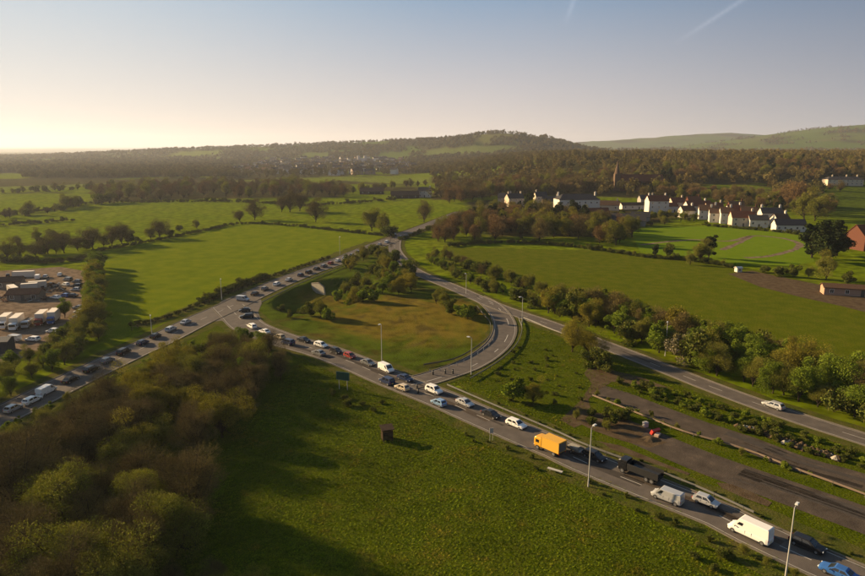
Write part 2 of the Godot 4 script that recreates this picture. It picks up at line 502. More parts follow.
	for k in isl.n.size():
		var p := isl.v[k]
		var m := noise.get_noise_2d(p.x * 0.07, p.z * 0.07) + 0.5 * noise.get_noise_2d(p.x * 0.3, p.z * 0.3)
		var dry := S(0.95, 0.45, (Vector2(p.x, p.z) - Vector2(-6, -196)).rotated(0.35).length() / 40.0 - 0.35 * m) + 0.8 * S(0.9, 0.5, Vector2(p.x + 38, p.z + 232).length() / 17.0 - 0.3 * m)
		isl.c[k] = Color(0.100, 0.140, 0.014).lerp(Color(0.235, 0.175, 0.028), clampf(dry * (0.9 + 0.6 * m), 0.0, 1.0)).lerp(Color(0.105, 0.085, 0.028), S(0.25, 0.5, m) * 0.7)
		isl.n[k] = Vector3(hollow(p.x - 1, p.z) - hollow(p.x + 1, p.z), 2.0, hollow(p.x, p.z - 1) - hollow(p.x, p.z + 1)).normalized()
	setting("loop_grassland", isl.mesh(), M.island)

var roads := {}

func make_road(called: String, pts: PackedVector2Array, w: float, w2: float, mat: Material, y: float, verge := 3.0, kerbs := true) -> void:
	var p := smooth_line(pts)
	roads[called] = p
	if verge > 0.0:
		setting(called + "_verge", strip(p, -w * 0.5 - verge, w * 0.5 + verge, y - 0.02, 0.5, null, 1.0).mesh(), M.verge)
	var nn := normals_of(p)
	var s := Shape.new()
	var o := MeshInstance3D.new()
	strip(p, -w * 0.5, w * 0.5, y, 0.0, s, w2 / w)
	o = setting(called, s.mesh(), mat)
	if kerbs:
		for side in [-1.0, 1.0]:
			var q := PackedVector2Array()
			for k in p.size():
				q.append(p[k] + nn[k] * side * 0.5 * lerpf(w, w2, float(k) / (p.size() - 1)))
			var kb := part("kerb", rail(q, 0.14 * side, 0.0, 0.28, 0.12 + y).mesh(), o, M.kerb)
			kb.set_meta("kind", "structure")
			var ln := part("edge_line", strip(q, -side * 0.32, -side * 0.42, y + 0.009).mesh(), o, M.paint)
			ln.set_meta("kind", "structure")

func dashes(road: String, off: float, long: float, gap: float, wide := 0.14, from := 0, to := 100000) -> void:
	var p: PackedVector2Array = roads[road]
	var nn := normals_of(p)
	var run := 0.0
	var s := Shape.new()
	for k in range(maxi(from, 0), mini(to, p.size() - 1)):
		var a := p[k] + nn[k] * off
		var b := p[k + 1] + nn[k + 1] * off
		if fmod(run, long + gap) < long:
			var wv := Vector3(nn[k].x, 0, nn[k].y) * wide * 0.5
			var A := Vector3(a.x, 0.07, a.y)
			var B := Vector3(b.x, 0.07, b.y)
			s.quad(A - wv, B - wv, B + wv, A + wv)
		run += a.distance_to(b)
	var o := part("lane_dashes", s.mesh(), get_node(road), M.paint)
	o.set_meta("kind", "stuff")

func make_roads() -> void:
	make_road("slip_loop", PackedVector2Array([Vector2(-5.5, -136.9), Vector2(-1, -139.9), Vector2(3.7, -144.2), Vector2(8.4, -149), Vector2(13.8, -157.5), Vector2(18.6, -169), Vector2(21.5, -182.9), Vector2(21.8, -196.9), Vector2(19.7, -212.9), Vector2(15.6, -223.4)]), 7.0, 6.4, M.asphalt, 0.045, 1.6)
	make_road("through_road", PackedVector2Array([Vector2(-91.6, -97.2), Vector2(-88.1, -110.8), Vector2(-85.1, -123.1), Vector2(-82.7, -138.1), Vector2(-78.7, -158.5), Vector2(-75.8, -170.8), Vector2(-72.2, -192), Vector2(-68.5, -208), Vector2(-64.7, -228.6), Vector2(-59.7, -250.2), Vector2(-52.9, -273.6), Vector2(-44.2, -298.6), Vector2(-33.8, -337.4), Vector2(-24.6, -367.9), Vector2(-18.7, -389.7), Vector2(-5.1, -432.8), Vector2(9.4, -483.3), Vector2(24.7, -537.5)]), 9.5, 12.0, M.asphalt, 0.05, 3.4)
	make_road("junction_road", PackedVector2Array([Vector2(-69.2, -210.2), Vector2(-62.5, -198.2), Vector2(-54.4, -184), Vector2(-41.6, -170.8), Vector2(-29.6, -161.3), Vector2(-19.2, -150.9), Vector2(-10.1, -140.5), Vector2(2.4, -127.2), Vector2(11.3, -116.8), Vector2(22.5, -104.2), Vector2(26.3, -99.4), Vector2(37.5, -87.9), Vector2(41.7, -83.6), Vector2(44.4, -79.4), Vector2(49.1, -73.4), Vector2(54, -67.7), Vector2(58.4, -61.2)]), 10.5, 7.0, M.asphalt, 0.056, 2.4)
	make_road("bypass_road", PackedVector2Array([Vector2(-21.7, -378.7), Vector2(-19.7, -332.5), Vector2(-12.8, -293.1), Vector2(-6.2, -269.1), Vector2(8.2, -238.9), Vector2(22, -208.9), Vector2(34.8, -187.6), Vector2(47.7, -163.7), Vector2(55.5, -148.3), Vector2(63.5, -132.3), Vector2(72.3, -117.6), Vector2(79.1, -108.4), Vector2(86.9, -96.6)]), 6.4, 5.6, M.asphalt, 0.04, 2.4)
	make_road("old_carriageway", PackedVector2Array([Vector2(35.8, -133.7), Vector2(40.2, -129.1), Vector2(44.2, -123.1), Vector2(51, -113.5), Vector2(56.6, -107.2), Vector2(62, -99.2), Vector2(68.9, -93), Vector2(76.3, -83.4)]), 6.6, 6.6, M.old_asphalt, 0.02, 0.0, false)
	make_road("disused_carriageway", PackedVector2Array([Vector2(31.5, -118.1), Vector2(34.9, -114), Vector2(38.5, -110.1), Vector2(45.6, -100.3), Vector2(52.2, -93), Vector2(62, -82.5), Vector2(68.8, -74.1)]), 8.0, 8.4, M.old_asphalt, 0.024, 0.0, false)
	dashes("junction_road", 0.2, 3.0, 5.0)
	dashes("through_road", 0.3, 3.0, 5.0)
	dashes("bypass_road", 0.0, 3.0, 6.0, 0.14)
	dashes("slip_loop", 1.2, 1.5, 3.0, 0.2)
	# repair patches and trench lines in the tarmac
	var dark := surface(90, [lin(0.070, 0.061, 0.055), lin(0.095, 0.083, 0.074)], 12, 1.6, 0.7)
	for road in [["junction_road", 0.06, 15, 6.0], ["through_road", 0.054, 9, 7.0], ["bypass_road", 0.044, 8, 4.2], ["old_carriageway", 0.024, 7, 5.0], ["disused_carriageway", 0.028, 8, 6.0]]:
		var p: PackedVector2Array = roads[road[0]]
		for k in road[2]:
			var a := rng.randi_range(8, p.size() - 9)
			var b := a + rng.randi_range(2, 7)
			var o: float = rng.randf_range(-0.5, 0.3) * road[3]
			var q := part("tarmac_patch", strip(p.slice(a, b), o, o + rng.randf_range(0.4, 2.2), road[1]).mesh(), get_node(road[0]), dark if k % 3 else M.old_asphalt)
			q.set_meta("kind", "structure")
	# widened tarmac in front of the turn
	setting("junction_apron", sheet(PackedVector2Array([Vector2(-73.5, -217.4), Vector2(-71.7, -225.3), Vector2(-64.3, -230.1), Vector2(-58.7, -214.3), Vector2(-56.8, -202), Vector2(-53.2, -192), Vector2(-47.6, -182.9), Vector2(-51.9, -174.9), Vector2(-57.7, -180.9), Vector2(-65, -190.8), Vector2(-68.2, -189.6), Vector2(-72.4, -198.2)]), 0.062), M.asphalt)
	setting("earth_track", sheet(PackedVector2Array([Vector2(38.1, -149), Vector2(41.9, -146.7), Vector2(48.4, -141.4), Vector2(52.4, -134.3), Vector2(46.5, -135.5), Vector2(41, -138.1), Vector2(35.8, -132), Vector2(33, -127.5), Vector2(31.7, -117.1), Vector2(27, -113.5), Vector2(25, -117.1), Vector2(31, -126.4), Vector2(36.1, -136.9), Vector2(35.8, -143.3)]), 0.03), M.dirt)
	setting("gravel_patch", sheet(PackedVector2Array([Vector2(32.2, -121), Vector2(37.2, -118.6), Vector2(41.1, -113.5), Vector2(38.8, -110.1), Vector2(42.6, -107.2), Vector2(38.7, -105.1), Vector2(34.5, -107.9), Vector2(30.7, -111.8), Vector2(28.5, -115.3)]), 0.034), M.dirt)

# ---------- trees: a few grown shapes of each kind, planted many times ----------
var protos := {}

func ball(r: RandomNumberGenerator) -> Vector3:
	return Vector3(r.randfn(), r.randfn(), r.randfn()).normalized()

func mix3(r: RandomNumberGenerator, cols: Array) -> Color:
	var k := r.randi() % cols.size()
	return cols[k].lerp(cols[(k + 1) % cols.size()], r.randf() * 0.6)

# look: twigs = share of thin shoots, leaf = leaf clump size, n = pieces, cols = colours
func grow(seed_: int, look: Dictionary) -> Array:
	var r := RandomNumberGenerator.new()
	r.seed = seed_
	var H: float = look.h
	var R: float = look.r
	var bare: float = look.get("base", 0.3)      # where the crown begins
	var wood := Shape.new()
	var leaf := Shape.new()
	var lumps := []
	var nl: int = look.lumps
	var mid := Vector3(0, H * (bare + 1.0) * 0.5, 0)
	var ry := H * (1.0 - bare) * 0.5
	var ph1 := r.randf() * TAU
	var ph2 := r.randf() * TAU
	for k in nl:
		var q := ball(r)
		if q.y < -0.85: q.y *= -0.4
		var f := r.randf_range(0.3, 0.88)
		var ang := atan2(q.z, q.x)
		f *= 0.86 + 0.24 * sin(ang + ph1) + 0.2 * sin(2.0 * ang + ph2)
		var taper := 1.0
		if look.get("cone", 0.0) > 0.0: taper = lerpf(1.0, 1.0 - (q.y * f + 1.0) * 0.5, look.cone)
		var c := mid + Vector3(q.x * R * f * taper, q.y * ry * f * 1.1, q.z * R * f * taper)
		lumps.append([c, R * r.randf_range(0.18, 0.44) * lerpf(1.0, taper, 0.5), mix3(r, look.cols), r.randf_range(0.82, 1.18)])
	var tr: float = look.get("trunk", 0.022) * H
	var fork := Vector3(r.randf_range(-0.2, 0.2), H * bare * 0.9 + 0.2, r.randf_range(-0.2, 0.2))
	var bend := fork * 0.5 + Vector3(r.randf_range(-0.15, 0.15), 0, r.randf_range(-0.15, 0.15))
	if look.get("trunk", 0.022) > 0.0:
		wood.tube(Vector3(0, -0.3, 0), bend, tr * 1.35, tr, 7)
		wood.tube(bend, fork, tr, tr * 0.85, 7)
		wood.tube(fork, mid + Vector3(0, ry * 0.5, 0), tr * 0.8, tr * 0.15, 6)
	for l in lumps:
		var c: Vector3 = l[0]
		var k1 := fork.lerp(c, 0.5) + Vector3(0, H * 0.03, 0) + ball(r) * R * 0.06
		if look.get("trunk", 0.022) > 0.0:
			wood.tube(fork.lerp(mid, r.randf() * 0.5), k1, tr * 0.5, tr * 0.3, 5)
			wood.tube(k1, c, tr * 0.3, tr * 0.12, 4)
			for j in 5:
				var tip: Vector3 = c + ball(r) * l[1] * 0.9
				wood.tube(c, tip, tr * 0.11, tr * 0.03, 3)
		var per: int = int(look.n / float(nl))
		for j in per:
			var q := ball(r)
			var rad: float = l[1] * (0.35 + 0.68 * sqrt(r.randf()))
			if r.randf() < 0.08: rad *= 1.25
			var p := c + Vector3(q.x, q.y * 0.85, q.z) * rad
			if p.y < 0.05: p.y = r.randf() * 0.3
			var tint := (l[3] as float) * r.randf_range(0.75, 1.25)
			if r.randf() < look.twigs:
				var out := (q + (p - mid).normalized() * 0.6 + Vector3(0, 0.35, 0) + ball(r) * 0.5).normalized()
				var len_: float = look.get("shoot", 0.9) * r.randf_range(0.5, 1.2)
				var side: Vector3 = out.cross(ball(r)).normalized() * look.get("thick", 0.045)
				var col := Color(0.115, 0.080, 0.032).lerp(l[2], look.get("budded", 0.35)) * tint
				leaf.tri(p - out * len_ * 0.4 - side, p + out * len_ * 0.6, p - out * len_ * 0.4 + side, col)
			else:
				var s: float = look.leaf * r.randf_range(0.55, 1.25)
				var nrm := (q * 0.5 + ball(r)).normalized()
				var u := nrm.cross(ball(r)).normalized() * s
				var w := nrm.cross(u).normalized() * s * 0.7
				var col: Color = (l[2] as Color).lerp(mix3(r, look.cols), 0.3) * tint
				leaf.tri(p - u, p + w, p + u * 0.8, col)
				leaf.tri(p - u, p + u * 0.8, p - w * 0.8, col)
	return [wood.mesh(M.bark) if wood.v.size() else null, leaf.mesh(look.mat)]

const BROWN := [Color(0.176, 0.128, 0.052), Color(0.152, 0.122, 0.042), Color(0.160, 0.140, 0.042)]
const BUD := [Color(0.180, 0.182, 0.030), Color(0.145, 0.160, 0.027), Color(0.186, 0.170, 0.037)]
const FRESH := [Color(0.125, 0.172, 0.020), Color(0.158, 0.196, 0.022), Color(0.105, 0.140, 0.020)]
const DARK := [Color(0.030, 0.042, 0.014), Color(0.038, 0.050, 0.015), Color(0.026, 0.034, 0.014)]
const RUSSET := [Color(0.190, 0.105, 0.045), Color(0.170, 0.108, 0.044), Color(0.180, 0.128, 0.050)]
const HEDGE := [Color(0.092, 0.112, 0.022), Color(0.110, 0.114, 0.028), Color(0.076, 0.090, 0.020)]
const BLOSSOM := [Color(0.28, 0.24, 0.17), Color(0.20, 0.17, 0.10), Color(0.13, 0.12, 0.04)]

const KINDS := {
	"bare": ["bare_tree", "bare twiggy brown tree", "tree"],
	"bud": ["budding_tree", "olive brown tree coming into leaf", "tree"],
	"fresh": ["leafy_tree", "yellow-green tree in young leaf", "tree"],
	"dark": ["evergreen_tree", "dark evergreen tree", "tree"],
	"russet": ["russet_tree", "russet brown budding tree", "tree"],
	"gold": ["golden_tree", "golden green budding tree", "tree"],
	"hedge": ["hedge_bush", "olive green bush", "bush"],
	"lime": ["lime_green_bush", "bright yellow-green bush", "bush"],
	"blossom": ["blossom_bush", "pale blossoming bush", "bush"],
}

func make_protos() -> void:
	var looks := {
		"bare": {h = 12.0, r = 6.0, base = 0.04, lumps = 40, n = 15000, thick = 0.024, twigs = 0.78, leaf = 0.13, cols = BROWN, mat = M.twig, shoot = 0.7, budded = 0.55},
		"bud": {h = 11.0, r = 5.2, base = 0.03, lumps = 36, n = 12000, twigs = 0.35, leaf = 0.17, cols = BUD, mat = M.leaf, shoot = 0.9, budded = 0.5},
		"fresh": {h = 9.0, r = 4.2, base = 0.02, lumps = 24, n = 8500, twigs = 0.1, leaf = 0.22, cols = FRESH, mat = M.leaf},
		"gold": {h = 9.0, r = 4.4, base = 0.03, lumps = 30, n = 12000, twigs = 0.2, leaf = 0.15, cols = [Color(0.230, 0.185, 0.030), Color(0.200, 0.180, 0.026), Color(0.180, 0.150, 0.028)], mat = M.leaf, shoot = 0.7, budded = 0.7},
		"dark": {h = 12.0, r = 4.2, base = 0.0, lumps = 24, n = 9000, twigs = 0.25, leaf = 0.27, cols = DARK, mat = M.needle, cone = 0.55, shoot = 0.6, budded = 1.0},
		"russet": {h = 13.0, r = 6.2, base = 0.04, lumps = 38, n = 13000, thick = 0.026, twigs = 0.6, leaf = 0.19, cols = RUSSET, mat = M.twig, shoot = 0.7, budded = 0.6},
		"hedge": {h = 3.2, r = 2.2, base = -0.15, lumps = 13, n = 3200, twigs = 0.3, leaf = 0.17, cols = HEDGE, mat = M.leaf, trunk = 0.012, shoot = 0.5, budded = 0.5},
		"lime": {h = 3.2, r = 2.0, base = -0.1, lumps = 12, n = 3000, twigs = 0.08, leaf = 0.17, cols = [Color(0.17, 0.20, 0.022), Color(0.13, 0.17, 0.02)], mat = M.leaf, trunk = 0.012, shoot = 0.4},
		"blossom": {h = 4.2, r = 2.5, base = -0.05, lumps = 14, n = 3600, twigs = 0.3, leaf = 0.14, cols = BLOSSOM, mat = M.leaf, trunk = 0.014, shoot = 0.5, budded = 0.6},
	}
	var k := 0
	for kind in looks:
		protos[kind] = []
		for j in 3:
			k += 1
			protos[kind].append(grow(100 + k, looks[kind]) + [looks[kind].h])
	for kind in ["bare", "bud", "fresh", "gold"]:   # fuller twiggery for the wood close by
		var look: Dictionary = looks[kind].duplicate()
		look.n = int(look.n * 2.1)
		look.leaf *= 0.58
		look.thick = look.get("thick", 0.03) * 0.7
		look.shoot = look.get("shoot", 0.9) * 0.8
		look.lumps += 8
		protos["near_" + kind] = []
		for j in 3:
			k += 1
			protos["near_" + kind].append(grow(100 + k, look) + [look.h])

# one tree or bush of a given height
func plant(kind: String, p: Vector2, tall: float, place: String, group: String, wide := 1.0) -> void:
	var near := "near_" + kind if p.length() < 165.0 and protos.has("near_" + kind) else kind
	var pr: Array = protos[near][rng.randi() % 3]
	var info: Array = KINDS[kind]
	var o := thing(info[0], info[1] + " " + place, info[2], ground(p), rng.randf() * TAU, group)
	var s: float = tall / pr[2]
	o.scale = Vector3(s * wide * rng.randf_range(0.9, 1.1), s, s * wide * rng.randf_range(0.9, 1.1))
	part("trunk", pr[0], o)
	part("crown", pr[1], o)

func pick(kinds: String) -> String:
	var k := kinds.split(" ")
	return k[rng.randi() % k.size()]

func row(line: PackedVector2Array, gap: float, kinds: String, lo: float, hi: float, place: String, group: String, stray := 1.0, wide := 1.0) -> void:
	var p := smooth_line(line, 1.0)
	var run := 0.0
	var next := 0.0
	for k in p.size() - 1:
		run += p[k].distance_to(p[k + 1])
		if run >= next:
			plant(pick(kinds), p[k] + Vector2(rng.randf_range(-stray, stray), rng.randf_range(-stray, stray)), rng.randf_range(lo, hi), place, group, wide)
			next = run + gap * rng.randf_range(0.7, 1.3)

func hedgerow(line: PackedVector2Array, gap: float, lo: float, hi: float, label: String, wide := 1.2) -> void:
	var p := smooth_line(line, 1.0)
	var o := thing("hedge", label, "hedge")
	var run := 0.0
	for k in p.size() - 1:
		if run <= 0.0:
			var pr: Array = protos["bud" if rng.randf() < 0.12 else "hedge"][rng.randi() % 3]
			var b := part("bush", pr[1], o, null, ground(p[k] + Vector2(rng.randf_range(-0.5, 0.5), rng.randf_range(-0.5, 0.5))))
			var s: float = rng.randf_range(lo, hi) / pr[2]
			b.scale = Vector3(s * wide, s, s * wide) if pr[2] < 5 else Vector3(s, s, s)
			b.rotation.y = rng.randf() * TAU
			run = gap * rng.randf_range(0.7, 1.3)
		run -= p[k].distance_to(p[k + 1])

func spots_in(poly: PackedVector2Array, gap: float, most: int) -> PackedVector2Array:
	var out := PackedVector2Array()
	var lo := poly[0]
	var hi := poly[0]
	for p in poly:
		lo = lo.min(p)
		hi = hi.max(p)
	var grid := {}
	var tries := 0
	while out.size() < most and tries < most * 40:
		tries += 1
		var p := Vector2(rng.randf_range(lo.x, hi.x), rng.randf_range(lo.y, hi.y))
		if not inside(p, poly): continue
		var c := Vector2i((p / gap).floor())
		var ok := true
		for dx in [-1, 0, 1]:
			for dy in [-1, 0, 1]:
				for q in grid.get(c + Vector2i(dx, dy), []):
					if p.distance_to(q) < gap: ok = false
		if not ok: continue
		if not grid.has(c): grid[c] = []
		grid[c].append(p)
		out.append(p)
	return out

func area(poly: PackedVector2Array, gap: float, most: int, kinds: String, lo: float, hi: float, place: String, group: String, wide := 1.0) -> void:
	for p in spots_in(poly, gap, most):
		plant(pick(kinds), p, rng.randf_range(lo, hi), place, group, wide)

func scatter(called: String, label: String, category: String, mesh: Mesh, spots: PackedVector2Array, lo: float, hi: float, sink := 0.0) -> void:
	var mm := MultiMesh.new()
	mm.transform_format = MultiMesh.TRANSFORM_3D
	mm.use_colors = true
	mm.mesh = mesh
	mm.instance_count = spots.size()
	for k in spots.size():
		var s := rng.randf_range(lo, hi)
		var b := Basis(Vector3.UP, rng.randf() * TAU).scaled(Vector3(s, s * rng.randf_range(0.8, 1.2), s))
		var g := ground(spots[k])
		if called == "distant_woodland": g.y = land(spots[k].x, spots[k].y) + S(1500, 2600, -spots[k].y) * (9.0 * noise.get_noise_2d(spots[k].x * 0.004, spots[k].y * 0.004) + 3.0 * noise.get_noise_2d(spots[k].x * 0.02, spots[k].y * 0.02))
		mm.set_instance_transform(k, Transform3D(b, g - Vector3(0, sink * s, 0)))
		var t := rng.randf_range(0.7, 1.25)
		if called.ends_with("grass"): t = rng.randf_range(0.92, 1.08) * (1.0 + 0.45 * noise.get_noise_2d(spots[k].x * 0.05, spots[k].y * 0.05) + 0.4 * noise.get_noise_2d(spots[k].x * 0.7, spots[k].y * 0.7))
		var straw := maxf(0.0, noise.get_noise_2d(spots[k].x * 0.11 + 40, spots[k].y * 0.11) + 0.4 * noise.get_noise_2d(spots[k].x * 0.6, spots[k].y * 0.6) - 0.12) if called.ends_with("grass") else 0.0
		mm.set_instance_color(k, Color(t * rng.randf_range(0.92, 1.08) * (1.0 + 0.9 * straw), t, t * (0.95 + 2.0 * straw)))
	var o := MultiMeshInstance3D.new()
	o.name = numbered(called)
	o.multimesh = mm
	add_child(o)
	tag(o, label, category, "", "stuff")

func tuft(seed_: int, blades: int, tall: float, spread: float, cols: Array) -> ArrayMesh:
	var r := RandomNumberGenerator.new()
	r.seed = seed_
	var s := Shape.new()
	for k in blades:
		var a := r.randf() * TAU
		var foot := Vector3(cos(a), 0, sin(a)) * spread * sqrt(r.randf()) * 0.6
		var tip := foot + Vector3(cos(a) * spread * r.randf_range(0.3, 1.0), tall * r.randf_range(0.5, 1.0), sin(a) * spread * r.randf_range(0.3, 1.0))
		var side := Vector3(-sin(a), 0, cos(a)) * 0.032
		s.tri(foot - side, tip, foot + side, mix3(r, cols) * r.randf_range(0.8, 1.2))
	return s.mesh(M.leaf)

func make_trees() -> void:
	make_protos()
	var q := "in the wood between queue and meadow"
	var gq := "trees of the near wood"
	area(PackedVector2Array([Vector2(-52.2, -67.7), Vector2(-77.9, -77.7), Vector2(-74.6, -87.9), Vector2(-65.1, -97.2), Vector2(-59.6, -104.4), Vector2(-45.4, -93.8), Vector2(-33.3, -82.5), Vector2(-32.8, -70.4), Vector2(-34.2, -62.6), Vector2(-40.3, -59.6)]), 5.4, 70, "bare bare bare bare bud", 8, 12.5, q, gq)
	area(PackedVector2Array([Vector2(-77.7, -91.9), Vector2(-71.4, -102.1), Vector2(-66.7, -112.5), Vector2(-63.1, -125.3), Vector2(-59, -144.8), Vector2(-54.3, -152.2), Vector2(-45.6, -152.2), Vector2(-37.5, -136.1), Vector2(-37.1, -114.8), Vector2(-40.4, -102.6), Vector2(-47.7, -95.5), Vector2(-56.8, -97.2), Vector2(-64.6, -93.8)]), 4.9, 95, "bare bare bud bare gold", 6.5, 10.5, q, gq)
	row(PackedVector2Array([Vector2(-82, -110.1), Vector2(-79.1, -114.3), Vector2(-77.1, -124.2), Vector2(-73.6, -133.7), Vector2(-69.7, -144.8), Vector2(-65.5, -161.9), Vector2(-59.1, -172.7)]), 3.6, "hedge bud lime", 1.6, 2.8, q, gq, 0.8)
	row(PackedVector2Array([Vector2(-78.4, -102.1), Vector2(-75.4, -108.4), Vector2(-73, -117.1), Vector2(-69.9, -126.4), Vector2(-66.2, -136.9), Vector2(-62.3, -153.5), Vector2(-55.7, -161.9)]), 4.2, "bud gold hedge", 3.4, 5.2, q, gq, 1.0)
	area(PackedVector2Array([Vector2(-56.2, -166.2), Vector2(-45.6, -163.7), Vector2(-36.3, -149.9), Vector2(-34.3, -136.1), Vector2(-39.5, -130.3), Vector2(-47.7, -139.3)]), 4.2, 14, "bud bare fresh", 5, 8, q, gq)
	area(PackedVector2Array([Vector2(-68.6, -87.9), Vector2(-59.1, -82.5), Vector2(-49.5, -73.4), Vector2(-48.7, -66), Vector2(-58.1, -66), Vector2(-73.4, -82.5)]), 5.5, 12, "blossom bud bare", 4, 8, q, gq)
	area(PackedVector2Array([Vector2(-31.7, -67.7), Vector2(-24.7, -68.6), Vector2(-20.4, -66), Vector2(-21.9, -59.6), Vector2(-28.4, -59.6)]), 4.0, 7, "bud bare", 3, 5, q, gq)
	row(PackedVector2Array([Vector2(-22.2, -130.3), Vector2(-18.4, -126.4), Vector2(-13.6, -121), Vector2(-9, -127.5)]), 3.2, "hedge", 1.0, 2.0, "at the meadow edge below the green road sign", "meadow edge bushes", 2.5)
	# lane hedge beside the lorry yard
	row(PackedVector2Array([Vector2(-149.1, -280.6), Vector2(-126.5, -235), Vector2(-110.9, -202), Vector2(-101.7, -180.9)]), 4.2, "gold bud fresh", 6.5, 9, "in the hedge between lorry yard and hay field", "yard hedge trees", 1.6)
	area(PackedVector2Array([Vector2(-100, -130.3), Vector2(-100.5, -152.2), Vector2(-101.8, -172.7), Vector2(-100.4, -186.4), Vector2(-92, -176.7), Vector2(-90.5, -152.2), Vector2(-89.5, -134.3), Vector2(-89.4, -118.1)]), 4.6, 42, "bud hedge fresh bud", 4, 7, "in the thicket between yard and road", "roadside thicket")
	plant("fresh", Vector2(-115.5, -194.4), 6.0, "standing by the parked lorries", "")
	# hedges round the hay field
	row(PackedVector2Array([Vector2(-236.3, -346.5), Vector2(-221, -357.4), Vector2(-211.1, -370.2)]), 9.0, "bare bud", 6, 9, "in the hedge behind the lorry yard", "yard back hedge trees", 3)
	hedgerow(PackedVector2Array([Vector2(-203, -296.1), Vector2(-177.8, -293.1), Vector2(-164.2, -307.4)]), 1.6, 2.2, 4, "dark hedge behind the lorry yard")
	for t in [[Vector2(-193.9, -319.1), 11.0], [Vector2(-187.7, -322.4), 13.0], [Vector2(-180, -336), 13.5], [Vector2(-173.1, -353.8), 13.5], [Vector2(-162.2, -378.7), 12.5], [Vector2(-194.5, -310), 8.0]]:
		plant("bare", t[0], t[1], "standing in the hay field's far hedge", "hay field hedge trees", 1.15)
	hedgerow(PackedVector2Array([Vector2(-173.7, -325.7), Vector2(-163, -353.8), Vector2(-148.2, -406.1), Vector2(-132.3, -450.8), Vector2(-89.8, -432.8), Vector2(-55.8, -406.1), Vector2(-30.1, -387.3)]), 1.6, 1.3, 2.6, "long low hedge along the far side of the hay field")
	for t in [[Vector2(-155.9, -422.2), 6.5, "bud"], [Vector2(-162.8, -411.1), 5.0, "hedge"], [Vector2(-132.2, -476.5), 16.0, "bare"], [Vector2(-139.4, -463), 10.0, "bare"]]:
		plant(t[2], t[0], t[1], "standing alone in the hay field hedge", "lone hedge trees")
	hedgerow(PackedVector2Array([Vector2(-79.7, -216), Vector2(-76.5, -230.1), Vector2(-73.4, -245), Vector2(-68.2, -260.3)]), 2.2, 1.8, 3.2, "dark bushy hedge on the field side of the road bend", 1.3)
	for t in [[Vector2(-195.4, -316.4), 6.0, "hedge"], [Vector2(-189.9, -319.1), 8.0, "bud"], [Vector2(-184.3, -329.1), 9.0, "bare"], [Vector2(-181.9, -332.5), 6.0, "hedge"], [Vector2(-176.6, -340.9), 8.0, "bud"], [Vector2(-175.1, -346.5), 10.0, "bare"], [Vector2(-169.7, -357.4), 7.0, "hedge"], [Vector2(-164, -370.2), 8.0, "bud"], [Vector2(-159.8, -387.3), 5.0, "hedge"], [Vector2(-200.7, -307.4), 9.0, "bare"], [Vector2(-202.9, -301.7), 10.0, "bud"]]:
		plant(t[2], t[0], t[1], "filling the gaps of the hay field's far hedge", "hay field hedge fillers")
	for t in [[Vector2(-39, -411.1), 15.0, "bud"], [Vector2(-30.2, -397), 14.0, "bud"], [Vector2(-25.6, -382.6), 9.0, "hedge"], [Vector2(-6.2, -463), 16.0, "bare"]]:
		plant(t[2], t[0], t[1], "beside the far end of the traffic queue", "trees at the far queue")
	for t in [Vector2(-126.1, -537.5), Vector2(-119.4, -537.5), Vector2(-112.8, -546.4), Vector2(-84.4, -463)]:
		plant("bare", t, rng.randf_range(15, 20), "in the short row across the far pasture", "far pasture row")
	hedgerow(PackedVector2Array([Vector2(-90.8, -185.2), Vector2(-83, -195.7), Vector2(-77.5, -222), Vector2(-71.7, -246), Vector2(-62, -273.6), Vector2(-49.9, -307.4)]), 1.6, 0.9, 1.6, "low hedge beside the timber fence between hay field and road")
	hedgerow(PackedVector2Array([Vector2(-18.9, -370.2), Vector2(-4.8, -411.1), Vector2(9.1, -463), Vector2(24, -521.3)]), 3.0, 1.5, 3.0, "hedge along the far end of the through road")
	hedgerow(PackedVector2Array([Vector2(-356.8, -483.3), Vector2(-328.9, -537.5), Vector2(-328.7, -617.4), Vector2(-231.3, -640.4), Vector2(-168.6, -628.8)]), 3.2, 1.5, 5.0, "hedge below the wood belt across the pastures")
	row(PackedVector2Array([Vector2(-81.1, -222), Vector2(-76.5, -230.1), Vector2(-73.1, -244), Vector2(-68.4, -256)]), 4.5, "hedge bud", 2.0, 3.4, "on the field side of the road bend", "bend bushes", 0.9)
	# inside the loop
	area(PackedVector2Array([Vector2(-37.5, -240.4), Vector2(-39.6, -285.3), Vector2(-31.5, -319.1), Vector2(-19.7, -307.4), Vector2(-8.8, -271.4), Vector2(-5.5, -235), Vector2(-11.4, -218.8), Vector2(-21.7, -216), Vector2(-30.7, -218.8)]), 5.0, 34, "bud gold fresh hedge", 4.5, 7.5, "in the copse inside the slip road loop", "loop copse")
	row(PackedVector2Array([Vector2(-33.9, -228.6), Vector2(-28.3, -218.8), Vector2(-23.4, -216), Vector2(-16.4, -214.3)]), 4.5, "lime fresh", 4, 6, "at the sunny foot of the loop copse", "loop copse edge", 1)
	for t in [[Vector2(-35.3, -195.6), 6.0, "bud"], [Vector2(-39, -196.8), 4.5, "hedge"], [Vector2(-43.8, -209.6), 4.0, "hedge"], [Vector2(-32.5, -192.1), 4.5, "lime"], [Vector2(-44.8, -194.4), 2.5, "hedge"], [Vector2(-51.2, -210.2), 3.0, "hedge"]]:
		plant(t[2], t[0], t[1], "in the grass hollow inside the loop", "hollow bushes")
	for t in [[Vector2(4.2, -207.6), 6, "bud"], [Vector2(1.2, -212.9), 5, "bud"], [Vector2(8.6, -194.4), 4.5, "lime"], [Vector2(11, -192), 4.5, "lime"], [Vector2(6.3, -199.4), 5.0, "hedge"], [Vector2(13.3, -198.2), 3.0, "hedge"]]:
		plant(t[2], t[0], t[1], "where the slip road meets the bypass", "slip bank bushes")
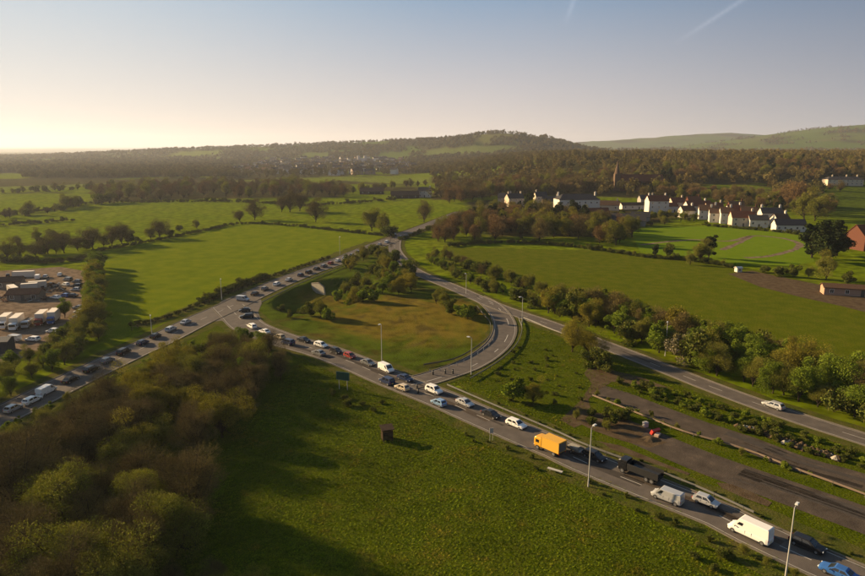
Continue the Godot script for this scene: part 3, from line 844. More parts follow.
	# hedges along the bypass
	row(PackedVector2Array([Vector2(-1.2, -296.1), Vector2(9.4, -262.5), Vector2(19.9, -236.9), Vector2(29.2, -220.6), Vector2(36.9, -203.3)]), 3.2, "hedge fresh hedge bud", 3, 6, "in the hedge between bypass and long field", "bypass hedge", 1.4)
	row(PackedVector2Array([Vector2(3.6, -307.4), Vector2(16.4, -275.9), Vector2(27.1, -251.8), Vector2(36.4, -233.5), Vector2(44.8, -218.8), Vector2(52.2, -205.8)]), 4.5, "bud hedge bare", 4, 7, "in the hedge between bypass and long field", "bypass hedge", 2)
	row(PackedVector2Array([Vector2(37.4, -200.7), Vector2(45.2, -189.6), Vector2(52.7, -177.9), Vector2(58.4, -164.4), Vector2(64.3, -152.2), Vector2(69, -140.5), Vector2(74.9, -132), Vector2(79.5, -123.1), Vector2(83.9, -115.8), Vector2(89.1, -106)]), 3.4, "bud hedge fresh gold fresh", 5, 9.5, "in the belt between bypass and long field", "bypass tree belt", 1.6)
	row(PackedVector2Array([Vector2(45.9, -199.4), Vector2(54.4, -189.6), Vector2(62.1, -175.6), Vector2(68.4, -162.6), Vector2(74.3, -152.2), Vector2(80.2, -142.1), Vector2(85.5, -133.1), Vector2(89.8, -124.7), Vector2(95.8, -114.8)]), 3.4, "bare bud gold fresh", 6.5, 11, "in the belt between bypass and long field", "bypass tree belt", 2)
	row(PackedVector2Array([Vector2(77, -142.7), Vector2(82.4, -135.5), Vector2(87.1, -128.6), Vector2(91.1, -122)]), 4.5, "lime bare", 5, 7.5, "in the belt between bypass and long field", "bypass tree belt", 2)
	row(PackedVector2Array([Vector2(43.1, -210.2), Vector2(53.9, -199.4), Vector2(64.5, -182.9), Vector2(72.9, -167.2), Vector2(79.9, -153.5), Vector2(87.5, -140.5), Vector2(93.8, -129.1)]), 4.0, "bud fresh gold bare", 5.5, 9, "in the belt between bypass and long field", "bypass tree belt", 2)
	plant("blossom", Vector2(63.5, -152.2), 9.0, "tallest in the belt behind the bypass", "")
	area(PackedVector2Array([Vector2(43.2, -194.4), Vector2(59, -174.9), Vector2(71.8, -152.2), Vector2(81.1, -133.1), Vector2(90, -114.8), Vector2(93.9, -120.2), Vector2(85.2, -140.5), Vector2(76.1, -161.9), Vector2(63, -187.6), Vector2(47.6, -207.6)]), 3.6, 55, "bud fresh bare hedge", 5, 9, "in the belt between bypass and long field", "bypass tree belt")
	plant("blossom", Vector2(62.7, -160.2), 7.0, "beside the tallest blossom in the bypass belt", "")
	for t in [[Vector2(36.5, -160.2), 9.5, "gold"], [Vector2(39.5, -155.2), 8.0, "gold"], [Vector2(40.7, -144.8), 5.0, "hedge"], [Vector2(40.3, -149.9), 5.5, "hedge"]]:
		plant(t[2], t[0], t[1], "on the bank beside the start of the earth track", "track bank trees")
	plant("lime", Vector2(17.1, -126.4), 5.2, "slender, alone on the scrub bank", "")
	plant("gold", Vector2(21, -125.3), 5.2, "rounded, alone on the scrub bank", "")
	area(PackedVector2Array([Vector2(23.7, -166.2), Vector2(32.4, -161.9), Vector2(36.5, -140.5), Vector2(31.7, -124.7), Vector2(22.7, -121), Vector2(12.4, -130.3), Vector2(16.6, -149.9)]), 3.4, 26, "hedge", 0.5, 1.1, "low on the scrub bank inside the roads", "scrub bank bushes", 1.3)
	area(PackedVector2Array([Vector2(40.8, -139.3), Vector2(50.6, -134.3), Vector2(59, -123.1), Vector2(65, -114.8), Vector2(72.4, -105.1), Vector2(73.4, -99.9), Vector2(71.3, -96.6), Vector2(64.5, -103.7), Vector2(55.6, -115.3), Vector2(46.1, -127.5)]), 2.0, 75, "hedge hedge lime", 0.7, 1.8, "on the strip beside the old carriageway", "carriageway strip bushes", 1.3)
	row(PackedVector2Array([Vector2(35.8, -128.6), Vector2(43, -118.1), Vector2(49.2, -109.1), Vector2(56, -100.7), Vector2(61.8, -93.2), Vector2(68.2, -86.3)]), 3.0, "hedge lime bud", 0.7, 1.6, "along the rusty barrier between the old carriageways", "central strip bushes", 0.8)
	area(PackedVector2Array([Vector2(27.9, -117.1), Vector2(33.8, -121), Vector2(37.7, -117.1), Vector2(31.1, -110.1)]), 2.6, 8, "bud hedge", 1.5, 3.2, "on the broken end of the disused carriageway", "carriageway end bushes")
	row(PackedVector2Array([Vector2(14.1, -125.3), Vector2(24, -111.8), Vector2(35, -99.2), Vector2(42.1, -91.7), Vector2(49.3, -81.6), Vector2(57.1, -72.2)]), 3.4, "hedge", 0.4, 0.9, "on the verge by the disused carriageway", "verge bushes", 0.8)
	row(PackedVector2Array([Vector2(7, -110.8), Vector2(18, -98.5), Vector2(28.3, -87.7), Vector2(36.7, -78.5), Vector2(42, -72.6), Vector2(45, -68.8)]), 3.0, "hedge", 0.5, 1.3, "on the meadow side of the queue", "meadow verge bushes", 1.6)
	area(PackedVector2Array([Vector2(34.6, -76.7), Vector2(40.6, -75.1), Vector2(45.4, -69.6), Vector2(39.2, -62.6), Vector2(31.6, -66)]), 2.8, 14, "hedge bud", 0.9, 1.8, "in the rough corner of the meadow by the queue", "meadow corner bushes")
	# the long field's far hedge and the village trees
	hedgerow(PackedVector2Array([Vector2(9.5, -343), Vector2(38, -357.4), Vector2(69.7, -346.5), Vector2(87.1, -329.1), Vector2(105.8, -307.4), Vector2(125.6, -296.1), Vector2(133.7, -278.2)]), 1.6, 1.5, 3.4, "bushy hedge along the far side of the long field")
	area(PackedVector2Array([Vector2(-1.5, -378.7), Vector2(27.2, -463), Vector2(54.9, -521.3), Vector2(87.4, -521.3), Vector2(121.3, -463), Vector2(123.5, -378.7), Vector2(108.9, -332.5), Vector2(90.6, -343), Vector2(72.6, -361.9), Vector2(38.8, -365.6), Vector2(9.6, -346.5)]), 6.5, 110, "bud dark bare russet gold", 9, 15, "in the grove between village and long field", "village grove")
	for t in [[Vector2(80, -537.5), 18.0], [Vector2(70.3, -521.3), 12.0], [Vector2(92.3, -463), 15.0], [Vector2(99.8, -450.8), 18.0], [Vector2(102.2, -427.5), 17.0], [Vector2(92.3, -521.3), 14.0], [Vector2(47.6, -450.8), 13.0], [Vector2(58.2, -450.8), 13.0]]:
		plant("dark", t[0], t[1], "rising in front of the white village houses", "village evergreens")
	for t in [[Vector2(182.8, -296.1), 22.0, "dark"], [Vector2(184.7, -307.4), 19.0, "dark"], [Vector2(199.9, -313.2), 20.0, "dark"], [Vector2(134.1, -307.4), 13.0, "dark"], [Vector2(125.6, -296.1), 10.0, "bud"]]:
		plant(t[2], t[0], t[1], "standing round the park lawn", "park trees", 1.25)
	for t in [[Vector2(159.3, -253.9), 11.0, "bud"], [Vector2(145.3, -262.5), 5.0, "hedge"], [Vector2(149.1, -260.3), 5.0, "hedge"], [Vector2(117.8, -288.2), 6, "bud"], [Vector2(108.3, -307.4), 7, "dark"], [Vector2(116.7, -313.2), 6, "hedge"], [Vector2(142.4, -269.1), 4, "hedge"], [Vector2(154.5, -258.1), 5, "bud"], [Vector2(163.3, -246), 5, "hedge"]]:
		plant(t[2], t[0], t[1], "in the hedge at the foot of the park lawn", "park foot hedge")
	hedgerow(PackedVector2Array([Vector2(187.3, -439), Vector2(203.5, -422.2), Vector2(218.3, -406.1), Vector2(226.4, -392.1)]), 1.6, 1.6, 3.0, "trim garden hedge below the cottage row")
	area(PackedVector2Array([Vector2(136.9, -505.6), Vector2(168.7, -521.3), Vector2(209.4, -521.3), Vector2(193.7, -463), Vector2(154.2, -432.8), Vector2(119.1, -416.2)]), 7.0, 26, "hedge bud dark fresh", 3, 7, "in the gardens below the white tower house", "village garden trees")
	row(PackedVector2Array([Vector2(150.3, -463), Vector2(168, -483.3), Vector2(181.9, -490.3), Vector2(189.1, -469.7)]), 6, "fresh bud", 4, 7, "in the garden below the white tower house", "garden trees", 2)
	for t in [[Vector2(330.2, -582), 27.0, "russet"], [Vector2(328.4, -598.9), 20.0, "russet"], [Vector2(280.6, -483.3), 22.0, "bud"], [Vector2(280.9, -469.7), 20.0, "bud"], [Vector2(282.6, -521.3), 16.0, "dark"], [Vector2(299.8, -638.3), 18.0, "bare"], [Vector2(273.5, -607.6), 17.0, "bare"], [Vector2(295.2, -607.6), 14.0, "bare"]]:
		plant(t[2], t[0], t[1], "towering behind the village cottages", "tall village trees")
	row(PackedVector2Array([Vector2(423.9, -710.5), Vector2(438.2, -703.2), Vector2(450, -696)]), 9, "russet bare dark", 8, 12, "in front of the white manor house", "manor trees", 4)
	area(PackedVector2Array([Vector2(206, -639.5), Vector2(258.8, -622.7), Vector2(282.8, -537.5), Vector2(304.4, -490.3), Vector2(365.1, -590.4), Vector2(331.8, -652.9), Vector2(277.5, -696), Vector2(224.1, -697.4)]), 9.0, 80, "bare bud russet russet dark", 9, 15, "on the slope behind the village", "slope trees")
	area(PackedVector2Array([Vector2(6.1, -711.9), Vector2(83.5, -800.4), Vector2(160.3, -814.9), Vector2(228.3, -789.3), Vector2(207.4, -714.8), Vector2(137.4, -695.5), Vector2(71.5, -682.4), Vector2(16.7, -614.9)]), 10.0, 120, "bare russet bud russet bare", 12, 18, "in the hillside wood left of the church spire", "hillside wood front")
	area(PackedVector2Array([Vector2(221.2, -743.4), Vector2(318.6, -771.6), Vector2(430.7, -804.1), Vector2(515.1, -771.6), Vector2(545.8, -755.9), Vector2(631.5, -878.6), Vector2(522.9, -926.6), Vector2(361.3, -878.6), Vector2(255.3, -839.7)]), 11.0, 130, "bare russet bud bare dark", 13, 20, "in the hillside wood right of the church spire", "hillside wood back")
	# woods and hedgerows across the fields on the left
	area(PackedVector2Array([Vector2(-324.9, -628.8), Vector2(-245.1, -679.3), Vector2(-94.1, -693.2), Vector2(-98.4, -789.3), Vector2(-188.1, -918.8), Vector2(-301.7, -918.8), Vector2(-371.1, -849), Vector2(-397.6, -771.9)]), 11.0, 130, "bare russet bare bud russet", 11, 18, "in the wood belt across the pastures", "pasture wood belt")
	row(PackedVector2Array([Vector2(-334.9, -463), Vector2(-319.2, -521.3), Vector2(-322.9, -606.2), Vector2(-301, -640.4)]), 7, "bare bud hedge", 5, 14, "in the hedgerow left of the wood belt", "left hedgerow trees", 6)
	hedgerow(PackedVector2Array([Vector2(-300, -432.8), Vector2(-284, -450.8), Vector2(-269.8, -463), Vector2(-261.8, -469.7)]), 3.0, 1.5, 4, "broken hedge over the left pasture")
	row(PackedVector2Array([Vector2(-528.9, -721.9), Vector2(-493.3, -771.9), Vector2(-452, -828.7), Vector2(-421.3, -871.7)]), 8, "bare hedge bud", 5, 12, "in the farthest hedgerow of the pastures", "farthest hedgerow", 5)
	hedgerow(PackedVector2Array([Vector2(-168.6, -628.8), Vector2(-122.7, -595.2), Vector2(-96.6, -606.2), Vector2(-70.9, -628.8), Vector2(-38.8, -665.6)]), 3.0, 1.5, 5, "hedge in the pasture before the farm barns")
	row(PackedVector2Array([Vector2(-90.7, -754.9), Vector2(-67.3, -828.7), Vector2(-30.8, -884.2), Vector2(10.1, -868.8), Vector2(49.8, -859)]), 12, "bare bud", 8, 13, "behind the farm barns", "farm trees", 6)
	# the uncountable woods beyond
	var blob := grow(900, {h = 13.0, r = 6.0, base = 0.0, lumps = 16, n = 1500, twigs = 0.4, leaf = 0.5, cols = BROWN, mat = M.twig, shoot = 1.5, thick = 0.1, budded = 0.6, trunk = 0.0})
	var deep := PackedVector2Array()
	for w in [wood_spots[0], PackedVector2Array([Vector2(-4.3, -1109.3), Vector2(226.4, -1159), Vector2(788.3, -1100.3), Vector2(2332.6, -3268.2), Vector2(453, -2325.2)])]:
		deep.append_array(spots_in(w, 8.5, 5200))
	scatter("hillside_woodland", "brown leafless wood covering the hill behind the village", "woodland", blob[1], deep, 0.8, 1.35)
	var town := PackedVector2Array([Vector2(-469.3, -1470.2), Vector2(-625.3, -2511.3), Vector2(-395.2, -2517.9), Vector2(-114.5, -2299.9), Vector2(-33.6, -1748.1), Vector2(-36.5, -1050), Vector2(-146.9, -1028.9), Vector2(-289.8, -1028.9)])
	var far := PackedVector2Array()
	for k in 52000:
		var z := -1150.0 * exp(rng.randf() * 1.5)
		var x := z * rng.randf_range(-0.85, 0.85)
		var p := Vector2(x, z)
		if wooded(x, z) > 0.0 and not (inside(p, town) and rng.randf() < 0.8):
			var open := false
			for o in open_spots:
				if inside(p, o[0]): open = true
			if not open: far.append(p)
	scatter("distant_woodland", "hazy brown woods covering the distant plain and hills", "woodland", blob[1], far, 0.7, 1.2)
	# rough grass
	var gm := tuft(3, 18, 0.13, 0.27, [Color(0.088, 0.126, 0.006), Color(0.110, 0.146, 0.007), Color(0.130, 0.142, 0.014)])
	var sp := PackedVector2Array()
	var meadow := PackedVector2Array([Vector2(-27.4, -66), Vector2(-37.1, -77.7), Vector2(-35.8, -104.4), Vector2(-33.9, -139.3), Vector2(-34.7, -160.2), Vector2(-18.3, -143.3), Vector2(2.3, -121), Vector2(21.6, -99.9), Vector2(36.2, -84.6), Vector2(45, -73.4), Vector2(46.9, -66), Vector2(29, -59.6), Vector2(-3.5, -59.6)])
	for k in 210000:
		var p := Vector2(rng.randf_range(-62, 62), rng.randf_range(-185, -58))
		if inside(p, meadow) and noise.get_noise_2d(p.x * 0.3, p.y * 0.3) > rng.randf_range(-0.9, 0.3): sp.append(p)
	scatter("meadow_grass", "tussocky long green grass of the foreground meadow", "grass", gm, sp, 0.6, 1.4, 0.02)
	sp = PackedVector2Array()
	var bank := PackedVector2Array([Vector2(3.5, -136.9), Vector2(17, -153.5), Vector2(25.7, -180.9), Vector2(33, -180.9), Vector2(43.9, -160.2), Vector2(60.9, -126.4), Vector2(69.5, -112.5), Vector2(79.4, -99.9), Vector2(77.5, -97.2), Vector2(64.9, -104.4), Vector2(52.9, -118.1), Vector2(37.5, -135.5), Vector2(31.6, -125.3), Vector2(30.1, -106.3), Vector2(39.5, -93.2), Vector2(46.4, -83.4), Vector2(56.3, -71.1), Vector2(55.6, -70.1), Vector2(45.9, -82.5), Vector2(39, -91.9), Vector2(23.2, -107.9)])
	for k in 60000:
		var p := Vector2(rng.randf_range(0, 95), rng.randf_range(-185, -58))
		if inside(p, bank) and noise.get_noise_2d(p.x * 0.15, p.y * 0.15) > rng.randf_range(-0.4, 0.3): sp.append(p)
	scatter("bank_grass", "rough grass and weeds on the banks between the roads", "grass", gm, sp, 0.6, 1.6, 0.02)

# ---------- buildings ----------
func wall_mat(r: float, g: float, b: float) -> StandardMaterial3D:
	var key := "wall%.2f%.2f%.2f" % [r, g, b]
	if not M.has(key):
		M[key] = surface(int(r * 900 + g * 70), [lin(r * 0.85, g * 0.84, b * 0.82), lin(r, g, b)], 6, 0.8, 0.85)
	return M[key]

func house(called: String, label: String, p: Vector2, turn: float, w: float, d: float, eave: float, rise: float, wm: Material, rm: Material, cols: int, floors: int, chimneys: Array, group := "", hip := 0.0, category := "house") -> Node3D:
	var o := thing(called, label, category, ground(p), turn, group)
	o.scale = Vector3.ONE * (1.15 if called != "field_hut" else 0.8)
	var s := Shape.new()
	var x := w * 0.5
	var z := d * 0.5
	var low := -1.5
	for side in [-1.0, 1.0]:
		s.quad(Vector3(-x, low, z * side), Vector3(-x, eave, z * side), Vector3(x, eave, z * side), Vector3(x, low, z * side))
		s.quad(Vector3(x * side, low, -z), Vector3(x * side, eave, -z), Vector3(x * side, eave, z), Vector3(x * side, low, z))
		if hip <= 0.0:
			s.tri(Vector3(x * side, eave, -z), Vector3(x * side, eave + rise, 0), Vector3(x * side, eave, z))
	fix_out(s, Vector3(0, eave * 0.5, 0))
	part("wall", s.mesh(), o, wm)
	var t := Shape.new()
	var ov := 0.35
	var th := 0.18
	var k := rise / z * ov
	for side in [-1.0, 1.0]:
		var a := Vector3(-x - ov, eave - k, (z + ov) * side)
		var b := Vector3(x + ov, eave - k, (z + ov) * side)
		var c := Vector3(x + ov - hip, eave + rise, 0)
		var e := Vector3(-x - ov + hip, eave + rise, 0)
		var u := Vector3(0, th, 0)
		t.quad(a + u, b + u, c + u, e + u); t.quad(a, b, c, e)
		t.quad(a, a + u, b + u, b)
		if hip > 0.0:
			t.tri(Vector3((x + ov) * side, eave - k, -z - ov) + u, Vector3((x + ov) * side, eave - k, z + ov) + u, Vector3((x + ov - hip) * side, eave + rise, 0) + u)
		else:
			t.quad(b, b + u, c + u, c); t.quad(a, a + u, e + u, e)
	t.face_up()
	var rf := part("roof", t.mesh(), o, rm)
	for cx in chimneys:
		var cm := Shape.new()
		cm.box(Vector3(cx * w, eave + rise * 0.75 + 0.9, 0), Vector3(1.0, 2.4, 0.8))
		cm.box(Vector3(cx * w, eave + rise * 0.75 + 2.2, 0), Vector3(1.2, 0.25, 1.0))
		for j in 2: cm.tube(Vector3(cx * w - 0.25 + 0.5 * j, eave + rise * 0.75 + 2.3, 0), Vector3(cx * w - 0.25 + 0.5 * j, eave + rise * 0.75 + 2.8, 0), 0.14, 0.11, 6)
		part("chimney", cm.mesh(), rf, wm)
	for fl in floors:
		for c in cols:
			var wx := (c + 0.5) / cols * w - x
			var wy := eave * (fl + 0.55) / floors
			for side in [1.0, -1.0]:
				var dr: bool = fl == 0 and c == cols / 2 and cols > 1
				var sz := Vector3(1.0, 2.0, 0.1) if dr else Vector3(1.15, 1.35, 0.1)
				var pos := Vector3(wx, 1.0 if dr else wy, (z + 0.02) * side)
				var f := Shape.new()
				f.box(Vector3(0, 0, 0), sz)
				var wn := part("door" if dr else "window", f.mesh(), o, M.dark_steel if dr else M.frame, pos)
				if not dr:
					var g := Shape.new()
					for h in 2: g.box(Vector3(-0.25 + 0.5 * h, 0, 0.03 * side), Vector3(0.42, 1.15, 0.08))
					part("pane", g.mesh(), wn, M.glass)
	return o

func make_village() -> void:
	M.frame = plain(lin(0.6, 0.58, 0.54))
	var white := wall_mat(0.72, 0.66, 0.58)
	var cream := wall_mat(0.62, 0.52, 0.40)
	var grey := wall_mat(0.36, 0.33, 0.29)
	var brick := wall_mat(0.14, 0.062, 0.044)
	var slate := surface(40, [lin(0.055, 0.052, 0.055), lin(0.10, 0.095, 0.095)], 5, 0.7, 0.7, 1.0)
	var red := surface(41, [lin(0.17, 0.065, 0.038), lin(0.26, 0.105, 0.062)], 5, 0.7, 0.7, 1.0)
	var brown := surface(42, [lin(0.11, 0.065, 0.042), lin(0.17, 0.105, 0.07)], 5, 0.7, 0.7, 1.0)
	house("white_house", "large white house with slate roof and a chimney at each end", Vector2(120.2, -537.5), 0.12, 30, 14, 9.5, 3.4, white, slate, 7, 2, [-0.46, 0.46], "", 5.0)
	house("brick_barn", "red brick barn with red tiled roof beside the large white house", Vector2(118.4, -463), 0.25, 15, 9, 4.2, 4.6, brick, red, 3, 1, [])
	house("cream_house", "cream house half hidden left of the tall evergreen", Vector2(75.2, -592.8), 0.3, 13, 9, 6.5, 3.4, cream, slate, 3, 2, [-0.4, 0.42])
	house("grey_house", "grey stone house at the left end of the village", Vector2(69, -612.5), -0.2, 11, 8, 5.5, 3.2, grey, slate, 3, 2, [0.4])
	house("cream_house", "cream house with tall chimney right of the tall evergreen", Vector2(99.1, -592.8), 0.1, 9, 9, 8.0, 3.2, cream, slate, 2, 2, [-0.38])
	house("cream_house", "wide grey-roofed cream house left of the large white house", Vector2(105, -573.8), -0.1, 12, 9, 5.5, 3.6, cream, slate, 3, 2, [0.4])
	house("long_outbuilding", "long low white outbuilding behind the dark roofs", Vector2(177.1, -564.5), 0.15, 22, 6, 3.2, 1.8, white, brown, 4, 1, [])
	house("tower_house", "tall white house with red roof and chimneys beside the long white outbuilding", Vector2(184.3, -528.8), 0.0, 14, 10, 9.0, 3.6, white, red, 3, 3, [-0.42, 0.42])
	house("terrace_wing", "low white wing joined to the tall red-roofed white house", Vector2(198.2, -537.5), 0.05, 10, 7, 4.5, 2.2, white, red, 2, 1, [])
	house("dark_roofed_barn", "long barn with dark slate roof below the long white outbuilding", Vector2(136, -444.4), -0.3, 20, 10, 3.2, 3.6, grey, slate, 3, 1, [])
	house("dark_roofed_barn", "small slate barn at the edge of the car park", Vector2(152.4, -469.7), -0.25, 11, 8, 3.0, 2.8, grey, slate, 2, 1, [])
	house("red_roofed_house", "long white house with bright red roof behind the cottage row", Vector2(221.6, -537.5), 0.08, 18, 8, 4.8, 3.4, white, red, 5, 1, [0.3])
	house("cottage", "white cottage with brown roof at the left end of the row", Vector2(207.3, -483.3), -0.28, 11, 8, 6.0, 3.2, white, brown, 3, 2, [0.4])
	house("cottage", "white gabled cottage second in the row", Vector2(206, -463), -0.3, 10, 8, 6.0, 3.2, white, brown, 2, 2, [-0.4])
	house("cottage", "tall white cottage with bright gable wall in the row", Vector2(208.9, -456.4), -0.25, 7, 9, 6.6, 3.2, white, brown, 2, 2, [0.35])
	house("cottage", "cream cottage with red roof in the middle of the row", Vector2(212.1, -439), -0.15, 13, 8, 5.4, 3.4, cream, red, 3, 2, [0.42])
	house("cottage", "low white cottage between the red-roofed one and the tall pair", Vector2(220, -432.8), -0.2, 10, 7, 4.6, 2.4, white, slate, 3, 1, [])
	house("cottage", "tall white cottage pair with grey chimneys near the row's end", Vector2(237.4, -450.8), -0.12, 12, 8, 7.0, 3.0, white, slate, 3, 2, [-0.44, 0.44])
	house("cottage", "long low white cottage with slate roof at the row's right end", Vector2(229.3, -411.1), -0.1, 16, 7, 3.8, 2.8, white, slate, 5, 1, [])
	house("brick_house", "big red brick house with red roof beside the park's dark evergreens", Vector2(231.5, -336), 0.2, 17, 11, 6.5, 4.8, brick, red, 4, 2, [0.3])
	house("manor_house", "long white manor house on the slope before the hillside wood", Vector2(473.3, -748.1), -0.08, 34, 12, 5.6, 2.6, cream, slate, 8, 2, [-0.3, 0.1, 0.4], "", 4.0)
	house("farm_house", "small white farmhouse at the end of the dark barns", Vector2(-8.2, -701.8), -0.1, 12, 9, 6.0, 3.0, white, slate, 3, 2, [0.4])
	house("farm_barn", "long dark barn beside the small white farmhouse", Vector2(-29.5, -690.4), 0.1, 26, 11, 3.2, 3.4, wall_mat(0.07, 0.055, 0.045), brown, 4, 1, [])
	house("farm_barn", "dark barn at the left end of the farm", Vector2(-70.8, -754.9), 0.05, 24, 11, 3.0, 3.4, wall_mat(0.07, 0.055, 0.045), brown, 4, 1, [])
	house("bungalow", "pale bungalow on the slope below the hillside wood", Vector2(329.4, -622.7), 0.2, 10, 7, 3.5, 2.4, cream, brown, 2, 1, [])
	house("field_shed", "long low pinkish shed at the edge of the bare ground", Vector2(152.5, -226.7), -0.3, 17, 4.5, 2.4, 0.9, wall_mat(0.45, 0.28, 0.2), brown, 4, 1, [], "", 0.0, "shed")
	house("field_hut", "small white hut at the far hedge of the long field", Vector2(131.9, -271.4), 0.2, 3.0, 2.4, 2.2, 0.6, white, white, 1, 1, [], "", 0.0, "shed")
	var more := [[Vector2(214, -564.5), 10, 8, 5.5, 3.2, cream, red, "small cream house behind the white wing"], [Vector2(196.9, -497.4), 9, 7, 4.6, 3.0, white, brown, "small white cottage below the bright red roof"], [Vector2(224.5, -512.9), 11, 7, 5.4, 3.2, cream, red, "red-roofed cottage peeping over the white gabled one"], [Vector2(226.9, -483.3), 9, 8, 6.0, 3.2, white, red, "red-roofed white cottage behind the row's middle"], [Vector2(235, -476.5), 10, 7, 5.6, 3.0, brick, brown, "brown brick cottage behind the low white one"], [Vector2(234.9, -432.8), 8, 7, 5.0, 2.8, white, brown, "white cottage joined to the long low slate-roofed one"], [Vector2(239.3, -590.4), 10, 7, 4.6, 3.0, brick, red, "red brick cottage on the lane behind the village"], [Vector2(253.5, -537.5), 10, 7, 4.8, 3.0, brick, brown, "brown cottage on the slope above the row"], [Vector2(151.8, -555.3), 16, 8, 4.0, 3.0, cream, brown, "long cream barn right of the large white house"], [Vector2(199.3, -600.1), 12, 8, 5.0, 3.0, grey, slate, "grey slate-roofed house behind the tall white one"]]
	for e in more:
		house("cottage", e[7], e[0], rng.randf_range(-0.3, 0.2), e[1], e[2], e[3], e[4], e[5], e[6], 3 if e[1] > 9.5 else 2, 2 if e[3] > 5 else 1, [0.4])
	# church with spire
	var c := thing("church", "stone church with a slender spire rising from the hillside wood", "church", ground(Vector2(228.6, -711.9)), 0.0)
	var s := Shape.new()
	s.box(Vector3(0, 4.5, 0), Vector3(46, 12, 11))
	part("nave_wall", s.mesh(), c, brick)
	s = Shape.new()
	for side in [-1.0, 1.0]:
		s.quad(Vector3(-23.5, 10, 6.4 * side), Vector3(23.5, 10, 6.4 * side), Vector3(23.5, 17, 0), Vector3(-23.5, 17, 0))
		s.tri(Vector3(23 * side, 10, -6), Vector3(23 * side, 17, 0), Vector3(23 * side, 10, 6))
	part("nave_roof", s.mesh(), c, red)
	for k in 7:
		s = Shape.new()
		s.box(Vector3(-19.5 + 6.5 * k, 6, 5.52), Vector3(1.6, 5, 0.1))
		part("window", s.mesh(), c, M.glass)
	s = Shape.new()
	s.box(Vector3(-26.5, 8, 1), Vector3(6, 19, 6))
	part("tower", s.mesh(), c, wall_mat(0.15, 0.105, 0.075))
	s = Shape.new()
	for k in 8:
		var a := Vector3(cos(TAU * (k + 0.5) / 8), 0, sin(TAU * (k + 0.5) / 8)) * 3.1
		var b := Vector3(cos(TAU * (k + 1.5) / 8), 0, sin(TAU * (k + 1.5) / 8)) * 3.1
		s.tri(Vector3(-26.5, 17.5, 1) + a, Vector3(-26.5, 33, 1), Vector3(-26.5, 17.5, 1) + b)
	part("spire", s.mesh(), c, wall_mat(0.15, 0.105, 0.075))
	# the small town in the distance
	var tr := RandomNumberGenerator.new()
	tr.seed = 77
	var walls := [wall_mat(0.56, 0.52, 0.50), wall_mat(0.34, 0.26, 0.22), wall_mat(0.72, 0.68, 0.63)]
	var roofs := [slate, brown, slate]
	var pieces := []
	for j in 6:
		var a := Shape.new()
		var w := tr.randf_range(12, 22)
		var d := tr.randf_range(9, 13)
		var e := tr.randf_range(6, 9)
		a.box(Vector3(0, e * 0.5 - 2, 0), Vector3(w, e + 4, d))
		for side in [-1.0, 1.0]: a.tri(Vector3(w * 0.5 * side, e, -d * 0.5), Vector3(w * 0.5 * side, e + 4.5, 0), Vector3(w * 0.5 * side, e, d * 0.5))
		var b := Shape.new()
		for side in [-1.0, 1.0]: b.quad(Vector3(-w * 0.5 - 0.4, e - 0.2, (d * 0.5 + 0.4) * side), Vector3(w * 0.5 + 0.4, e - 0.2, (d * 0.5 + 0.4) * side), Vector3(w * 0.5 + 0.4, e + 4.7, 0), Vector3(-w * 0.5 - 0.4, e + 4.7, 0))
		pieces.append([a.mesh(), b.mesh()])
	for p in spots_in(PackedVector2Array([Vector2(-469.3, -1470.2), Vector2(-625.3, -2511.3), Vector2(-395.2, -2517.9), Vector2(-114.5, -2299.9), Vector2(-33.6, -1748.1), Vector2(-66.5, -1329.3), Vector2(-182.3, -1279.4), Vector2(-366.1, -1302.8)]), 20.0, 200):
		var o := thing("town_house", "tiny roofed house of the distant hazy town", "house", ground(p), tr.randf_range(-0.6, 0.6), "houses of the distant town")
		var j := tr.randi() % 6
		part("wall", pieces[j][0], o, walls[tr.randi() % 3])
		part("roof", pieces[j][1], o, roofs[tr.randi() % 3])
	var cs := thing("town_castle", "pale twin-towered stone keep above the distant town", "castle", ground(Vector2(-236.8, -2190.1)), 0.0)
	for k in 2:
		s = Shape.new()
		s.tube(Vector3(-11 + 22 * k, -4, 0), Vector3(-11 + 22 * k, 24, 0), 5, 5, 10, Color.WHITE, true)
		part("tower", s.mesh(), cs, walls[0])
	s = Shape.new()
	s.box(Vector3(0, 6, -1), Vector3(20, 20, 8))
	part("curtain_wall", s.mesh(), cs, walls[0])

# ---------- vehicles ----------
var vehicle_meshes := {}
const CARS := {   # length, width, height, belt, bonnet, screen run, rear run, boot
	"hatchback": [4.0, 1.74, 1.48, 0.92, 0.85, 0.75, 0.45, 0.08],
	"saloon": [4.6, 1.78, 1.43, 0.92, 1.05, 0.8, 0.75, 0.55],
	"estate car": [4.6, 1.8, 1.5, 0.94, 1.05, 0.75, 0.4, 0.08],
	"off-roader": [4.5, 1.88, 1.75, 1.08, 1.0, 0.55, 0.25, 0.08],
	"panel van": [5.0, 1.92, 1.98, 1.12, 0.7, 0.75, 0.06, 0.04],
	"high-roof van": [6.0, 2.02, 2.6, 1.2, 0.75, 0.85, 0.08, 0.04],
	"pickup": [5.1, 1.84, 1.72, 1.05, 1.15, 0.6, 0.2, 1.7],
}

func pane(s: Shape, a: Vector3, b: Vector3, c: Vector3, d: Vector3, u0: float, u1: float, v0: float, v1: float) -> void:
	# a-b is the lower edge, d-c the upper; laid just proud of the panel
	var n := (d - a).cross(b - a).normalized() * 0.012
	var mid := (a + b + c + d) * 0.25
	if n.dot(mid - Vector3(0, mid.y - 0.3, 0)) < 0.0: n = -n
	var f := func(u: float, v: float) -> Vector3: return a.lerp(b, u).lerp(d.lerp(c, u), v) + n
	s.quad(f.call(u0, v0), f.call(u1, v0), f.call(u1 - 0.02, v1), f.call(u0 + 0.02, v1))

